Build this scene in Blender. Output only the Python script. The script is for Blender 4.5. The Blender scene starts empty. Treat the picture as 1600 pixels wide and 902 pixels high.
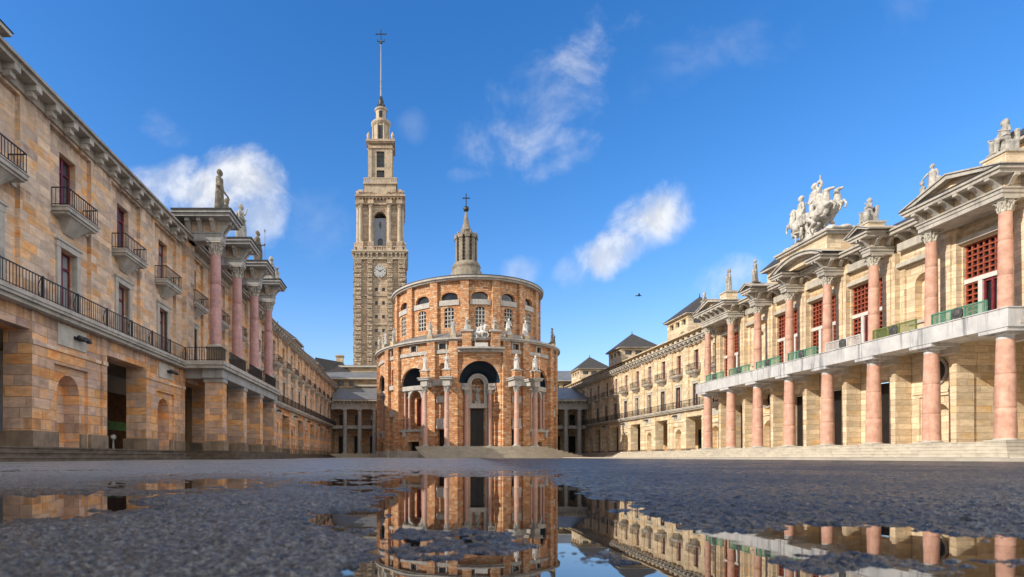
import bpy, bmesh, math, random
import numpy as np
from mathutils import Vector, Matrix
R = math.radians
PI = math.pi
scene = bpy.context.scene
col = scene.collection
rng = random.Random(11)

# ------------------------------------------------------------------ object helpers
def link(o, parent=None):
    col.objects.link(o)
    if parent is not None:
        o.parent = parent
    return o

def tag(o, label=None, cat=None, group=None, kind=None):
    if label: o["label"] = label
    if cat: o["category"] = cat
    if group: o["group"] = group
    if kind: o["kind"] = kind
    return o

def thing(name, label, cat, loc=(0, 0, 0), rz=0, group=None, parent=None):
    o = bpy.data.objects.new(name, None)
    o.empty_display_size = 0.3
    o.location = loc
    o.rotation_euler = (0, 0, rz)
    link(o, parent)
    tag(o, label, cat, group)
    return o

def wpos(o):
    p = Vector((0, 0, 0))
    while o is not None:
        p += o.location
        o = o.parent
    return p

def copy_tree(o, parent=None):
    c = o.copy()
    col.objects.link(c)
    c.parent = parent
    for ch in KIDS.get(o.name, []):
        copy_tree(ch, c)
    return c

KIDS = {}

class MB:
    """collects polygons, links them as one mesh object"""
    def __init__(self):
        self.v = []; self.f = []; self.sm = []; self.cut = []
    def piece(self):
        self.cut.append((len(self.v), len(self.f)))
    def poly(self, pts, smooth=False):
        n = len(self.v)
        self.v.extend([tuple(p) for p in pts])
        self.f.append(tuple(range(n, n + len(pts)))); self.sm.append(smooth)
    def grid(self, rows, close_u=False, close_v=False, smooth=True):
        n = len(self.v); h = len(rows); w = len(rows[0])
        for r in rows: self.v.extend([tuple(p) for p in r])
        for i in range(h if close_v else h - 1):
            for j in range(w if close_u else w - 1):
                a = i * w + j; b = i * w + (j + 1) % w
                c = ((i + 1) % h) * w + (j + 1) % w; d = ((i + 1) % h) * w + j
                self.f.append((n + a, n + b, n + c, n + d)); self.sm.append(smooth)
    def box(self, x0, x1, y0, y1, z0, z1):
        self.piece()
        p = [(x0,y0,z0),(x1,y0,z0),(x1,y1,z0),(x0,y1,z0),(x0,y0,z1),(x1,y0,z1),(x1,y1,z1),(x0,y1,z1)]
        n = len(self.v); self.v.extend(p)
        for q in ((0,3,2,1),(4,5,6,7),(0,1,5,4),(1,2,6,5),(2,3,7,6),(3,0,4,7)):
            self.f.append(tuple(n + i for i in q)); self.sm.append(False)
        return self
    def lathe(self, cx, cy, prof, seg=20, smooth=True, caps=True, flute=0.0, nf=0):
        rows = []
        for r, z in prof:
            row = []
            for i in range(seg):
                a = 2 * PI * i / seg
                rr = r * (1 - flute * (0.5 + 0.5 * math.cos(nf * a))) if nf else r
                row.append((cx + rr * math.cos(a), cy + rr * math.sin(a), z))
            rows.append(row)
        self.grid(rows, close_u=True, smooth=smooth)
        if caps:
            self.poly(list(reversed(rows[0]))); self.poly(rows[-1])
        return self
    def tube(self, pts, rads, seg=8, smooth=True):
        """swept tapered tube with closed rounded ends"""
        pts = [Vector(p) for p in pts]
        if not hasattr(rads, '__len__'): rads = [rads] * len(pts)
        P = []; Q = []
        d0 = (pts[1] - pts[0]).normalized(); d1 = (pts[-1] - pts[-2]).normalized()
        for k in (0.94, 0.6): P.append(pts[0] - d0 * rads[0] * k * 0.8); Q.append(rads[0] * math.sqrt(1 - k * k))
        P += pts; Q += list(rads)
        for k in (0.6, 0.94): P.append(pts[-1] + d1 * rads[-1] * k * 0.8); Q.append(rads[-1] * math.sqrt(1 - k * k))
        rows = []; up = None
        for i, p in enumerate(P):
            t = (P[min(i + 1, len(P) - 1)] - P[max(i - 1, 0)]).normalized()
            if up is None:
                up = t.orthogonal().normalized()
            up = (up - t * up.dot(t)).normalized()
            s = t.cross(up)
            rows.append([p + (up * math.cos(2 * PI * k / seg) + s * math.sin(2 * PI * k / seg)) * Q[i] for k in range(seg)])
        self.grid(rows, close_u=True, smooth=smooth)
        self.poly(list(reversed(rows[0]))); self.poly(rows[-1])
        return self
    def ell(self, c, r, seg=14, rings=9, rot=None):
        c = Vector(c); rows = []
        for i in range(rings + 1):
            th = 0.06 + (PI - 0.12) * i / rings
            row = []
            for j in range(seg):
                a = 2 * PI * j / seg
                p = Vector((r[0] * math.sin(th) * math.cos(a), r[1] * math.sin(th) * math.sin(a), r[2] * math.cos(th)))
                if rot is not None: p = rot @ p
                row.append(c + p)
            rows.append(row)
        self.grid(rows, close_u=True)
        self.poly(list(reversed(rows[0]))); self.poly(rows[-1])
        return self
    def mesh(self, name, mats, off=(0, 0, 0)):
        m = bpy.data.meshes.new(name)
        ox, oy, oz = off
        m.from_pydata([(x - ox, y - oy, z - oz) for x, y, z in self.v], [], self.f)
        m.polygons.foreach_set('use_smooth', self.sm)
        m.materials.append(mats)
        m.update()
        return m
    def build(self, name, mat, parent=None, local=False, label=None, kind=None, split=False):
        if split and len(self.cut) > 1:          # every piece a part of its own
            c = self.cut + [(len(self.v), len(self.f))]; o = None
            for (v0, f0), (v1, f1) in zip(c, c[1:]):
                p = MB(); p.v = self.v[v0:v1]; p.f = [tuple(i - v0 for i in f) for f in self.f[f0:f1]]; p.sm = self.sm[f0:f1]
                o = p.build(name, mat, parent, local)
            return o
        off = (0, 0, 0) if (parent is None or local) else tuple(wpos(parent))
        o = bpy.data.objects.new(name, self.mesh(name, mat, off))
        link(o, parent)
        if parent is not None: KIDS.setdefault(parent.name, []).append(o)
        if label: o["label"] = label
        if kind: o["kind"] = kind
        return o
    def build_at(self, name, mat, loc, parent=None):
        """mesh given in local coordinates, object standing at loc (world)"""
        o = bpy.data.objects.new(name, self.mesh(name, mat))
        link(o, parent)
        o.location = Vector(loc) - (wpos(parent) if parent is not None else Vector((0, 0, 0)))
        if parent is not None: KIDS.setdefault(parent.name, []).append(o)
        return o

class Facade:
    """a wall surface: s runs along it, t out of it, z up. k = s units per metre"""
    def __init__(self, fn, k=1.0, ds=None):
        self.fn = fn; self.k = k; self.ds = ds
    def cuts(self, s0, s1):
        if not self.ds: return [s0, s1]
        n = max(1, int(math.ceil(abs(s1 - s0) / self.ds)))
        return [s0 + (s1 - s0) * i / n for i in range(n + 1)]
    def quad(self, mb, s0, s1, t, z0, z1):
        c = self.cuts(s0, s1)
        for a, b in zip(c, c[1:]):
            mb.poly([self.fn(a, t, z0), self.fn(b, t, z0), self.fn(b, t, z1), self.fn(a, t, z1)])
    def hquad(self, mb, s0, s1, t0, t1, z0, z1=None):
        z1 = z0 if z1 is None else z1
        c = self.cuts(s0, s1)
        for a, b in zip(c, c[1:]):
            mb.poly([self.fn(a, t0, z0), self.fn(b, t0, z0), self.fn(b, t1, z1), self.fn(a, t1, z1)])
    def vquad(self, mb, s, t0, t1, z0, z1):
        mb.poly([self.fn(s, t0, z0), self.fn(s, t1, z0), self.fn(s, t1, z1), self.fn(s, t0, z1)])
    def box(self, mb, s0, s1, t0, t1, z0, z1):
        mb.piece()
        self.quad(mb, s0, s1, t0, z0, z1); self.quad(mb, s0, s1, t1, z0, z1)
        self.hquad(mb, s0, s1, t0, t1, z0); self.hquad(mb, s0, s1, t0, t1, z1)
        self.vquad(mb, s0, t0, t1, z0, z1); self.vquad(mb, s1, t0, t1, z0, z1)
    def wall(self, mb, s0, s1, z0, z1, t=0.0, holes=(), depth=0.3, reveal=None):
        """front face with rectangular holes and their reveals; hole = (s0,s1,z0,z1[,depth])"""
        ss = sorted({s0, s1, *[h[0] for h in holes], *[h[1] for h in holes]})
        ss = [s for s in ss if s0 - 1e-6 <= s <= s1 + 1e-6]
        for a, b in zip(ss, ss[1:]):
            m = (a + b) / 2
            hs = sorted([h for h in holes if h[0] < m < h[1]], key=lambda h: h[2])
            z = z0
            for h in hs:
                if h[2] > z + 1e-6: self.quad(mb, a, b, t, z, h[2])
                z = h[3]
            if z < z1 - 1e-6: self.quad(mb, a, b, t, z, z1)
        rb = reveal or mb
        for h in holes:
            d = h[4] if len(h) > 4 else depth
            self.vquad(rb, h[0], t, t - d, h[2], h[3]); self.vquad(rb, h[1], t, t - d, h[2], h[3])
            if h[2] > z0 + 1e-6: self.hquad(rb, h[0], h[1], t, t - d, h[2])
            self.hquad(rb, h[0], h[1], t, t - d, h[3])
    def arch_fill(self, mb, c, r, zs, ztop, t, depth, n=14, halfw=None, rise=None):
        """fills the spandrels of a rectangular hole into an arch, with the arch's soffit"""
        rise = r if rise is None else rise
        P = [(c + self.k * r * math.cos(PI * i / n), zs + rise * math.sin(PI * i / n)) for i in range(n + 1)]
        for (sa, za), (sb, zb) in zip(P, P[1:]):
            mb.poly([self.fn(sa, t, za), self.fn(sb, t, zb), self.fn(sb, t, ztop), self.fn(sa, t, ztop)])
            mb.poly([self.fn(sa, t, za), self.fn(sb, t, zb), self.fn(sb, t - depth, zb), self.fn(sa, t - depth, za)], smooth=False)
    def arch_band(self, mb, c, r0, r1, zs, t0, t1, n=16):
        """a raised arch moulding"""
        for i in range(n):
            a = PI * i / n; b = PI * (i + 1) / n
            q = lambda r, x, t: self.fn(c + self.k * r * math.cos(x), t, zs + r * math.sin(x))
            mb.poly([q(r0, a, t1), q(r0, b, t1), q(r1, b, t1), q(r1, a, t1)])
            mb.poly([q(r0, a, t0), q(r0, b, t0), q(r0, b, t1), q(r0, a, t1)])
            mb.poly([q(r1, a, t0), q(r1, b, t0), q(r1, b, t1), q(r1, a, t1)])

def plane_facade(x, sign):
    return Facade(lambda s, t, z: (x + sign * t, s, z))
def front_facade(y):                       # faces the camera side (-Y), s along X
    return Facade(lambda s, t, z: (s, y - t, z))
def round_facade(cx, cy, rad, ds=3.0):
    def fn(s, t, z):
        a = R(s); r = rad + t
        return (cx + r * math.sin(a), cy - r * math.cos(a), z)
    return Facade(fn, 180 / (PI * rad), ds)

# ------------------------------------------------------------------ node helpers
class NG:
    def __init__(self, tree):
        self.t = tree; self.n = tree.nodes; self.l = tree.links
    def new(self, typ, **kw):
        x = self.n.new(typ)
        for k, v in kw.items(): setattr(x, k, v)
        return x
    def put(self, sock, v):
        if hasattr(v, 'is_output'): self.l.new(v, sock)
        else:
            if hasattr(sock.default_value, '__len__') and not hasattr(v, '__len__'): v = (v, v, v)
            if hasattr(v, '__len__') and len(v) == 3 and len(sock.default_value) == 4: v = (*v, 1)
            sock.default_value = v
    def m(self, op, a, b=None, c=None, clamp=False):
        x = self.new('ShaderNodeMath', operation=op, use_clamp=clamp)
        self.put(x.inputs[0], a)
        if b is not None: self.put(x.inputs[1], b)
        if c is not None: self.put(x.inputs[2], c)
        return x.outputs[0]
    def vm(self, op, a, b=None):
        x = self.new('ShaderNodeVectorMath', operation=op)
        self.put(x.inputs[0], a)
        if b is not None: self.put(x.inputs[1], b)
        return x.outputs[0]
    def comb(self, x, y, z=0.0):
        c = self.new('ShaderNodeCombineXYZ')
        for i, v in enumerate((x, y, z)): self.put(c.inputs[i], v)
        return c.outputs[0]
    def sep(self, v):
        s = self.new('ShaderNodeSeparateXYZ'); self.l.new(v, s.inputs[0]); return s.outputs
    def noise(self, vec, scale, detail=3.0, rough=0.55, dist=0.0, lac=2.0):
        x = self.new('ShaderNodeTexNoise')
        if vec is not None: self.l.new(vec, x.inputs['Vector'])
        x.inputs['Scale'].default_value = scale; x.inputs['Detail'].default_value = detail
        x.inputs['Roughness'].default_value = rough; x.inputs['Distortion'].default_value = dist
        x.inputs['Lacunarity'].default_value = lac
        return x.outputs['Fac']
    def vor(self, vec, scale, feature='F1', out='Distance'):
        x = self.new('ShaderNodeTexVoronoi', feature=feature)
        self.l.new(vec, x.inputs['Vector']); x.inputs['Scale'].default_value = scale
        return x.outputs[out]
    def white(self, vec):
        x = self.new('ShaderNodeTexWhiteNoise'); self.l.new(vec, x.inputs['Vector']); return x.outputs['Value']
    def ramp(self, fac, stops, interp='LINEAR'):
        x = self.new('ShaderNodeValToRGB'); cr = x.color_ramp; cr.interpolation = interp
        while len(cr.elements) < len(stops): cr.elements.new(0.5)
        for e, (p, c) in zip(cr.elements, stops):
            e.position = p; e.color = (*c, 1) if len(c) == 3 else c
        self.l.new(fac, x.inputs[0]); return x.outputs[0]
    def mix(self, fac, a, b, blend='MIX'):
        x = self.new('ShaderNodeMix', data_type='RGBA', blend_type=blend)
        self.put(x.inputs[0], fac); self.put(x.inputs[6], a); self.put(x.inputs[7], b)
        return x.outputs[2]
    def mapr(self, v, a, b, c=0.0, d=1.0, smooth=True):
        x = self.new('ShaderNodeMapRange', interpolation_type='SMOOTHSTEP' if smooth else 'LINEAR')
        self.put(x.inputs[0], v)
        for i, q in enumerate((a, b, c, d)): self.put(x.inputs[i + 1], q)
        return x.outputs[0]
    def bump(self, h, dist, strength=1.0, normal=None):
        x = self.new('ShaderNodeBump'); x.inputs['Strength'].default_value = strength
        x.inputs['Distance'].default_value = dist; self.l.new(h, x.inputs['Height'])
        if normal is not None: self.l.new(normal, x.inputs['Normal'])
        return x.outputs[0]

def new_mat(name):
    m = bpy.data.materials.new(name); m.use_nodes = True
    g = NG(m.node_tree)
    b = m.node_tree.nodes['Principled BSDF']
    return m, g, b

def g3(v): return (v, v, v)

def masonry(name, pal, bw, bh, joint=(0.3, 0.27, 0.22), jw=0.03, mode='box', cyl=None, bump=0.012, patch=0.35,
            dirt=0.35, rough=0.88, dirtcol=(0.10, 0.085, 0.07), rubble=0.0, streak=0.25, soot=()):
    """coursed stone: every block its own tone from pal, weathered, with joints"""
    m, g, b = new_mat(name)
    geo = g.new('ShaderNodeNewGeometry')
    P = geo.outputs['Position']; px, py, pz = g.sep(P)
    if mode == 'box':
        nx, ny, nz = g.sep(geo.outputs['True Normal'])
        fx = g.m('GREATER_THAN', g.m('ABSOLUTE', nx), 0.6)
        u = g.m('ADD', g.m('MULTIPLY', py, fx), g.m('MULTIPLY', px, g.m('SUBTRACT', 1.0, fx)))
        fz = g.m('GREATER_THAN', g.m('ABSOLUTE', nz), 0.7)
        v = g.m('ADD', g.m('MULTIPLY', pz, g.m('SUBTRACT', 1.0, fz)), g.m('MULTIPLY', px, fz))
        u = g.m('ADD', g.m('MULTIPLY', u, g.m('SUBTRACT', 1.0, fz)), g.m('MULTIPLY', py, fz))
    else:
        u = g.m('MULTIPLY', g.m('ARCTAN2', g.m('SUBTRACT', px, cyl[0]), g.m('SUBTRACT', cyl[1], py)), cyl[2])
        v = pz
    if rubble:
        wob = g.noise(P, 1.4, 2.0)
        v = g.m('ADD', v, g.m('MULTIPLY', g.m('SUBTRACT', wob, 0.5), rubble))
        u = g.m('ADD', u, g.m('MULTIPLY', g.m('SUBTRACT', g.noise(P, 1.9, 2.0), 0.5), rubble * 1.5))
    vv = g.m('DIVIDE', v, bh); row = g.m('FLOOR', vv)
    rr = g.white(g.comb(row, 3.7, 1.1))
    uw = g.m('ADD', 0.75, g.m('MULTIPLY', rr, 0.6))
    uu = g.m('ADD', g.m('DIVIDE', u, g.m('MULTIPLY', uw, bw)), g.m('MULTIPLY', rr, 17.3))
    cl = g.m('FLOOR', uu)
    rnd = g.white(g.comb(cl, row, 0.5)); rnd2 = g.white(g.comb(cl, row, 7.5))
    big = g.noise(P, 0.33, 3.0, 0.6)
    med = g.noise(g.vm('MULTIPLY', P, (1.0, 1.0, 1.8)), 1.1, 5.0, 0.65, 0.8)
    soft = g.m('ADD', g.m('MULTIPLY', g.mapr(big, 0.3, 0.7, 0, 1), 0.45), g.m('MULTIPLY', g.mapr(med, 0.3, 0.7, 0, 1), 0.55))
    val = g.m('ADD', g.m('MULTIPLY', rnd, 1 - patch), g.m('MULTIPLY', soft, patch))
    c = g.ramp(val, pal)
    tone = g.m('ADD', 0.8, g.m('MULTIPLY', rnd2, 0.36))
    # veins of the sandstone inside a block
    vein = g.noise(g.vm('MULTIPLY', P, (1.0, 1.0, 3.2)), 2.2, 5.0, 0.65, 0.6)
    tone = g.m('MULTIPLY', tone, g.mapr(vein, 0.25, 0.75, 0.8, 1.16))
    c = g.mix(1.0, c, g.comb(tone, tone, tone), 'MULTIPLY')
    st = g.noise(g.vm('MULTIPLY', P, (1.0, 1.0, 0.12)), 1.3, 4.0, 0.6)
    c = g.mix(g.m('MULTIPLY', g.mapr(st, 0.52, 0.75), streak), c, dirtcol)
    dn = g.noise(P, 0.8, 5.0, 0.7)
    c = g.mix(g.m('MULTIPLY', g.mapr(dn, 0.5, 0.8), dirt), c, dirtcol)
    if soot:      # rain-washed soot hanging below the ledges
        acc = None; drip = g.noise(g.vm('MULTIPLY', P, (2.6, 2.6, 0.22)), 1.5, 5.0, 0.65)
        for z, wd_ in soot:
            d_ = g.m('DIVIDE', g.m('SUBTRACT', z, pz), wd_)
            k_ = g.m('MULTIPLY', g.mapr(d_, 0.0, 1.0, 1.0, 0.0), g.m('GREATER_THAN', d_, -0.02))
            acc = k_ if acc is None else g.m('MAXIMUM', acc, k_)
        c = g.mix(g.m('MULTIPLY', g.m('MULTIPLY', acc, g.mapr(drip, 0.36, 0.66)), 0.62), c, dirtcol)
    fu = g.m('FRACT', uu); fv = g.m('FRACT', vv)
    du = g.m('MULTIPLY', g.m('MINIMUM', fu, g.m('SUBTRACT', 1.0, fu)), bw)
    dv = g.m('MULTIPLY', g.m('MINIMUM', fv, g.m('SUBTRACT', 1.0, fv)), bh)
    dd = g.m('MINIMUM', du, dv)
    e = g.mapr(dd, jw * 0.35, jw, 1.0, 0.0)
    c = g.mix(g.m('MULTIPLY', e, 0.6), c, joint)
    g.l.new(c, b.inputs['Base Color'])
    fine = g.noise(P, 14.0, 4.0, 0.6)
    h = g.m('ADD', g.m('MULTIPLY', g.m('SUBTRACT', 1.0, e), 0.9), g.m('ADD', g.m('MULTIPLY', fine, 0.45), g.m('MULTIPLY', rnd2, 0.5)))
    g.l.new(g.bump(h, bump), b.inputs['Normal'])
    b.inputs['Roughness'].default_value = rough
    b.inputs['Specular IOR Level'].default_value = 0.25
    return m

def stone(name, c0, c1, scale=3.0, rough=0.8, dirt=0.3, dirtcol=(0.07, 0.068, 0.065), bump=0.01, streak=0.0, spec=0.3, spk=0.0, updark=0.0, hollow=0.0):
    m, g, b = new_mat(name)
    geo = g.new('ShaderNodeNewGeometry'); P = geo.outputs['Position']
    n1 = g.noise(P, scale, 5.0, 0.62)
    c = g.ramp(n1, [(0.28, c0), (0.72, c1)])
    n2 = g.noise(P, scale * 0.35, 5.0, 0.7)
    c = g.mix(g.m('MULTIPLY', g.mapr(n2, 0.45, 0.72), dirt), c, dirtcol)
    if streak:
        st = g.noise(g.vm('MULTIPLY', P, (2.2, 2.2, 0.18)), 1.6, 5.0, 0.65)
        c = g.mix(g.m('MULTIPLY', g.mapr(st, 0.5, 0.7), streak), c, dirtcol)
    if spk:
        sp = g.noise(P, 40.0, 2.0)
        c = g.mix(g.m('MULTIPLY', g.mapr(sp, 0.5, 0.7), spk), c, dirtcol)
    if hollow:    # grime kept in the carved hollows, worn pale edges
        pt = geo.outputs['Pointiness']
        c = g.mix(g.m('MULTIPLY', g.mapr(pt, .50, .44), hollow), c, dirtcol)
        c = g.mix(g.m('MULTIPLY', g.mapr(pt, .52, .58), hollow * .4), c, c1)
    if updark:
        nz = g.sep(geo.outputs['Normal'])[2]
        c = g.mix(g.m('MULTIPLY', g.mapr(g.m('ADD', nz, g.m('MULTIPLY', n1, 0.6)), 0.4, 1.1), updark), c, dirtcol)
    g.l.new(c, b.inputs['Base Color'])
    fine = g.noise(P, scale * 5, 4.0, 0.6)
    g.l.new(g.bump(fine, bump), b.inputs['Normal'])
    b.inputs['Roughness'].default_value = rough
    b.inputs['Specular IOR Level'].default_value = spec
    return m

def paint(name, c, rough=0.5, var=0.25, metal=0.0, spec=0.4, scale=4.0):
    m, g, b = new_mat(name)
    P = g.new('ShaderNodeNewGeometry').outputs['Position']
    n = g.noise(P, scale, 4.0, 0.6)
    t = g.mapr(n, 0.3, 0.7, 1 - var, 1 + var)
    g.l.new(g.mix(1.0, c, g.comb(t, t, t), 'MULTIPLY'), b.inputs['Base Color'])
    b.inputs['Roughness'].default_value = rough; b.inputs['Metallic'].default_value = metal
    b.inputs['Specular IOR Level'].default_value = spec
    return m

def glass(name, c=(0.015, 0.02, 0.028), rough=0.06):
    m, g, b = new_mat(name)
    P = g.new('ShaderNodeNewGeometry').outputs['Position']
    n = g.noise(P, 0.9, 2.0)
    t = g.mapr(n, 0.35, 0.65, 0.5, 1.7)
    g.l.new(g.mix(1.0, c, g.comb(t, t, t), 'MULTIPLY'), b.inputs['Base Color'])
    b.inputs['Roughness'].default_value = rough; b.inputs['IOR'].default_value = 1.6
    b.inputs['Specular IOR Level'].default_value = 0.6
    g.l.new(g.bump(g.noise(P, 1.7, 1.0), 0.02, 0.5), b.inputs['Normal'])
    return m
# ------------------------------------------------------------------ materials
M = {}
CHX, CHY = 8.3, 80.0
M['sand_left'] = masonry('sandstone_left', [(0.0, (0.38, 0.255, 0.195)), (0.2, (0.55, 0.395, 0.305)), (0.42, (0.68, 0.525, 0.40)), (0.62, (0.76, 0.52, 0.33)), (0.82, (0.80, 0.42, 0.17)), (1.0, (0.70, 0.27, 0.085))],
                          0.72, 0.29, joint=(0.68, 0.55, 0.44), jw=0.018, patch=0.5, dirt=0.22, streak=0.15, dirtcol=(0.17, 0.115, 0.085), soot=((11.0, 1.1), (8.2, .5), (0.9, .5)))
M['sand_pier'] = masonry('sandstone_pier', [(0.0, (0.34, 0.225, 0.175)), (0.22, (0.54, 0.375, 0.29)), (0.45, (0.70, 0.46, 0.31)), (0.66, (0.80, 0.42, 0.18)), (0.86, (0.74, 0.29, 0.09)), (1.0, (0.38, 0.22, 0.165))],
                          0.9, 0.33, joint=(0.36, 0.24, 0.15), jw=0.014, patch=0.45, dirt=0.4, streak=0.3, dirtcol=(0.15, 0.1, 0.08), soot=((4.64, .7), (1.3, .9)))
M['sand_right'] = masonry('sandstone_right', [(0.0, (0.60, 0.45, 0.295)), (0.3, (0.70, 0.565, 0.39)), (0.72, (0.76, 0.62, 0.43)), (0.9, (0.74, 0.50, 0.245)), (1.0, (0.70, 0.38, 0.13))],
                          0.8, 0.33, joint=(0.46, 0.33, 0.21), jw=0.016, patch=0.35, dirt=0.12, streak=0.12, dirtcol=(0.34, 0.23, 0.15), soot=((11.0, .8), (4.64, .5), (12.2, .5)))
M['sand_rear'] = masonry('sandstone_rear', [(0.0, (0.42, 0.33, 0.22)), (0.5, (0.56, 0.45, 0.3)), (0.85, (0.58, 0.40, 0.21)), (1.0, (0.56, 0.33, 0.14))],
                          0.8, 0.36, joint=(0.34, 0.26, 0.17), jw=0.018, patch=0.4, dirt=0.2, streak=0.2, dirtcol=(0.16, 0.12, 0.09))
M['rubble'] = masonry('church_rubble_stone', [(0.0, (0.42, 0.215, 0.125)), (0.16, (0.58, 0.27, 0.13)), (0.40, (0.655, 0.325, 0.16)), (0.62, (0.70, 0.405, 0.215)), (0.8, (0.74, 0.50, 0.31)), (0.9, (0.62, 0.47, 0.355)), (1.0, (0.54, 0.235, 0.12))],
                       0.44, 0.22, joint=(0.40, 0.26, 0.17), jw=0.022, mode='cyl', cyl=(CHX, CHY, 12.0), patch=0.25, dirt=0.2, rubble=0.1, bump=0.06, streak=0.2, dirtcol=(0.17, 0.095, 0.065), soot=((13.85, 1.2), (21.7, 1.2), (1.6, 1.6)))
M['tower_stone'] = masonry('tower_stone', [(0.0, (0.36, 0.275, 0.205)), (0.3, (0.48, 0.375, 0.275)), (0.65, (0.58, 0.46, 0.335)), (1.0, (0.54, 0.365, 0.22))],
                            0.9, 0.5, joint=(0.3, 0.23, 0.17), jw=0.04, patch=0.3, dirt=0.25, bump=0.04, streak=0.25, dirtcol=(0.16, 0.125, 0.1))
M['tower_rust'] = masonry('tower_rusticated_stone', [(0.0, (0.34, 0.265, 0.195)), (0.35, (0.54, 0.43, 0.315)), (0.7, (0.64, 0.53, 0.40)), (1.0, (0.52, 0.37, 0.235))],
                           0.5, 0.36, joint=(0.22, 0.17, 0.125), jw=0.07, patch=0.1, dirt=0.25, bump=0.14, rubble=0.1, streak=0.2, dirtcol=(0.16, 0.125, 0.1))
M['tower_beige'] = stone('beige_tower_stone', (0.40, 0.33, 0.245), (0.58, 0.49, 0.37), 2.5, dirt=0.5, streak=0.35, dirtcol=(0.16, 0.12, 0.085))
M['plinth'] = stone('dark_plinth_stone', (0.17, 0.125, 0.09), (0.34, 0.25, 0.17), 2.0, dirt=0.55, streak=0.4)
M['grey_stone'] = stone('grey_stone', (0.42, 0.39, 0.34), (0.58, 0.53, 0.46), 2.5, dirt=0.4, streak=0.3)
M['soffit'] = stone('sooty_stone', (0.34, 0.30, 0.25), (0.48, 0.43, 0.36), 2.5, dirt=0.5, streak=0.3)
M['blue_grey'] = stone('blue_grey_stone', (0.34, 0.33, 0.315), (0.46, 0.445, 0.42), 2.0, dirt=0.4, streak=0.35)
M['marble'] = stone('streaked_marble', (0.50, 0.49, 0.485), (0.68, 0.67, 0.65), 1.6, dirt=0.25, streak=0.75, dirtcol=(0.16, 0.165, 0.18), rough=0.6)
M['trim'] = stone('pale_trim_stone', (0.46, 0.42, 0.35), (0.60, 0.56, 0.48), 3.0, dirt=0.2, streak=0.25)
M['church_trim'] = stone('pale_grey_trim', (0.40, 0.38, 0.35), (0.56, 0.53, 0.49), 3.0, dirt=0.35, streak=0.35)
M['pink_left'] = stone('mauve_granite', (0.48, 0.255, 0.24), (0.63, 0.37, 0.345), 6.0, dirt=0.25, rough=0.55, spk=.25, streak=0.25, bump=0.002)
M['pink_right'] = stone('terracotta_granite', (0.52, 0.275, 0.195), (0.77, 0.475, 0.36), 3.0, dirt=0.3, rough=0.7, spk=.2, streak=0.3, bump=0.003, dirtcol=(0.22, 0.1, 0.07))
M['pink_church'] = stone('rosy_granite', (0.52, 0.31, 0.24), (0.64, 0.42, 0.34), 5.0, dirt=0.28, rough=0.6, streak=0.3, spk=.2, bump=0.004, dirtcol=(0.2, 0.12, 0.1))
M['grey_col'] = stone('grey_granite', (0.36, 0.365, 0.365), (0.5, 0.5, 0.49), 3.0, dirt=0.3, rough=0.7, streak=0.3)
M['statue'] = stone('weathered_statue_stone', (0.30, 0.285, 0.255), (0.62, 0.59, 0.54), 5.0, hollow=0.85, dirt=0.6, streak=0.55, bump=0.02, updark=0.2, dirtcol=(0.09, 0.085, 0.075))
M['statue_pale'] = stone('pale_statue_stone', (0.42, 0.395, 0.35), (0.74, 0.71, 0.65), 6.0, hollow=0.85, dirt=0.55, streak=0.5, bump=0.025, dirtcol=(0.11, 0.1, 0.09))
M['statue_white'] = stone('white_statue_stone', (0.52, 0.50, 0.47), (0.76, 0.74, 0.71), 5.0, hollow=0.85, dirt=0.35, streak=0.35, bump=0.02, dirtcol=(0.14, 0.135, 0.13))
M['statue_dark'] = stone('dark_statue_stone', (0.12, 0.105, 0.08), (0.34, 0.29, 0.22), 5.0, hollow=0.85, dirt=0.6, streak=0.5, bump=0.02, dirtcol=(0.04, 0.038, 0.033))
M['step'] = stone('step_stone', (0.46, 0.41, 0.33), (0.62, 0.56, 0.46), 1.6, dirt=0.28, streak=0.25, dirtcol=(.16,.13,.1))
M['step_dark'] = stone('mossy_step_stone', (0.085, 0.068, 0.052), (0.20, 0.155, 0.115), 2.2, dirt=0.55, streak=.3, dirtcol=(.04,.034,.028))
M['lantern_stone'] = stone('lantern_stone', (0.20, 0.17, 0.13), (0.35, 0.305, 0.24), 2.5, dirt=0.5, streak=0.4)
M['pave'] = stone('pale_paving', (0.42, 0.38, 0.31), (0.54, 0.49, 0.41), 1.2, dirt=0.25, rough=0.7)
M['iron'] = paint('black_iron', (0.018, 0.018, 0.02), 0.45, 0.3, spec=0.5)
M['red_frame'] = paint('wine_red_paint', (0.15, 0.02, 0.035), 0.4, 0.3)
M['red_frame_lit'] = paint('sunlit_red_paint', (0.19, 0.03, 0.035), 0.45, 0.3)  # frame red lightened for the sunlit side, sun put into the colour
M['lattice'] = paint('terracotta_lattice', (0.31, 0.075, 0.04), 0.7, 0.3, spec=0.2)
M['white'] = stone('white_limewash', (0.60, 0.58, 0.53), (0.72, 0.70, 0.66), 2.0, dirt=0.12, rough=0.7)
M['glass'] = glass('window_glass')
M['glass_clear'] = glass('window_glass_bright', (0.04, 0.06, 0.085), 0.02)
M['glass_clear'].node_tree.nodes['Principled BSDF'].inputs['IOR'].default_value = 2.2
_g = NG(M['glass_clear'].node_tree); _b = _g.n['Principled BSDF']      # some panes get one paler, striped half
_oi = _g.new('ShaderNodeObjectInfo').outputs['Random']; _tc = _g.new('ShaderNodeTexCoord').outputs['Object']; _ox, _oy, _oz = _g.sep(_tc)
_side = _g.m('GREATER_THAN', _g.m('MULTIPLY', _oy, _g.m('SUBTRACT', .5, _g.m('FRACT', _g.m('MULTIPLY', _oi, 7.0)))), 0.0)
_stripe = _g.mapr(_g.m('SINE', _g.m('MULTIPLY', _oy, 70.0)), -1, 1, .7, 1.0)
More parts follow.
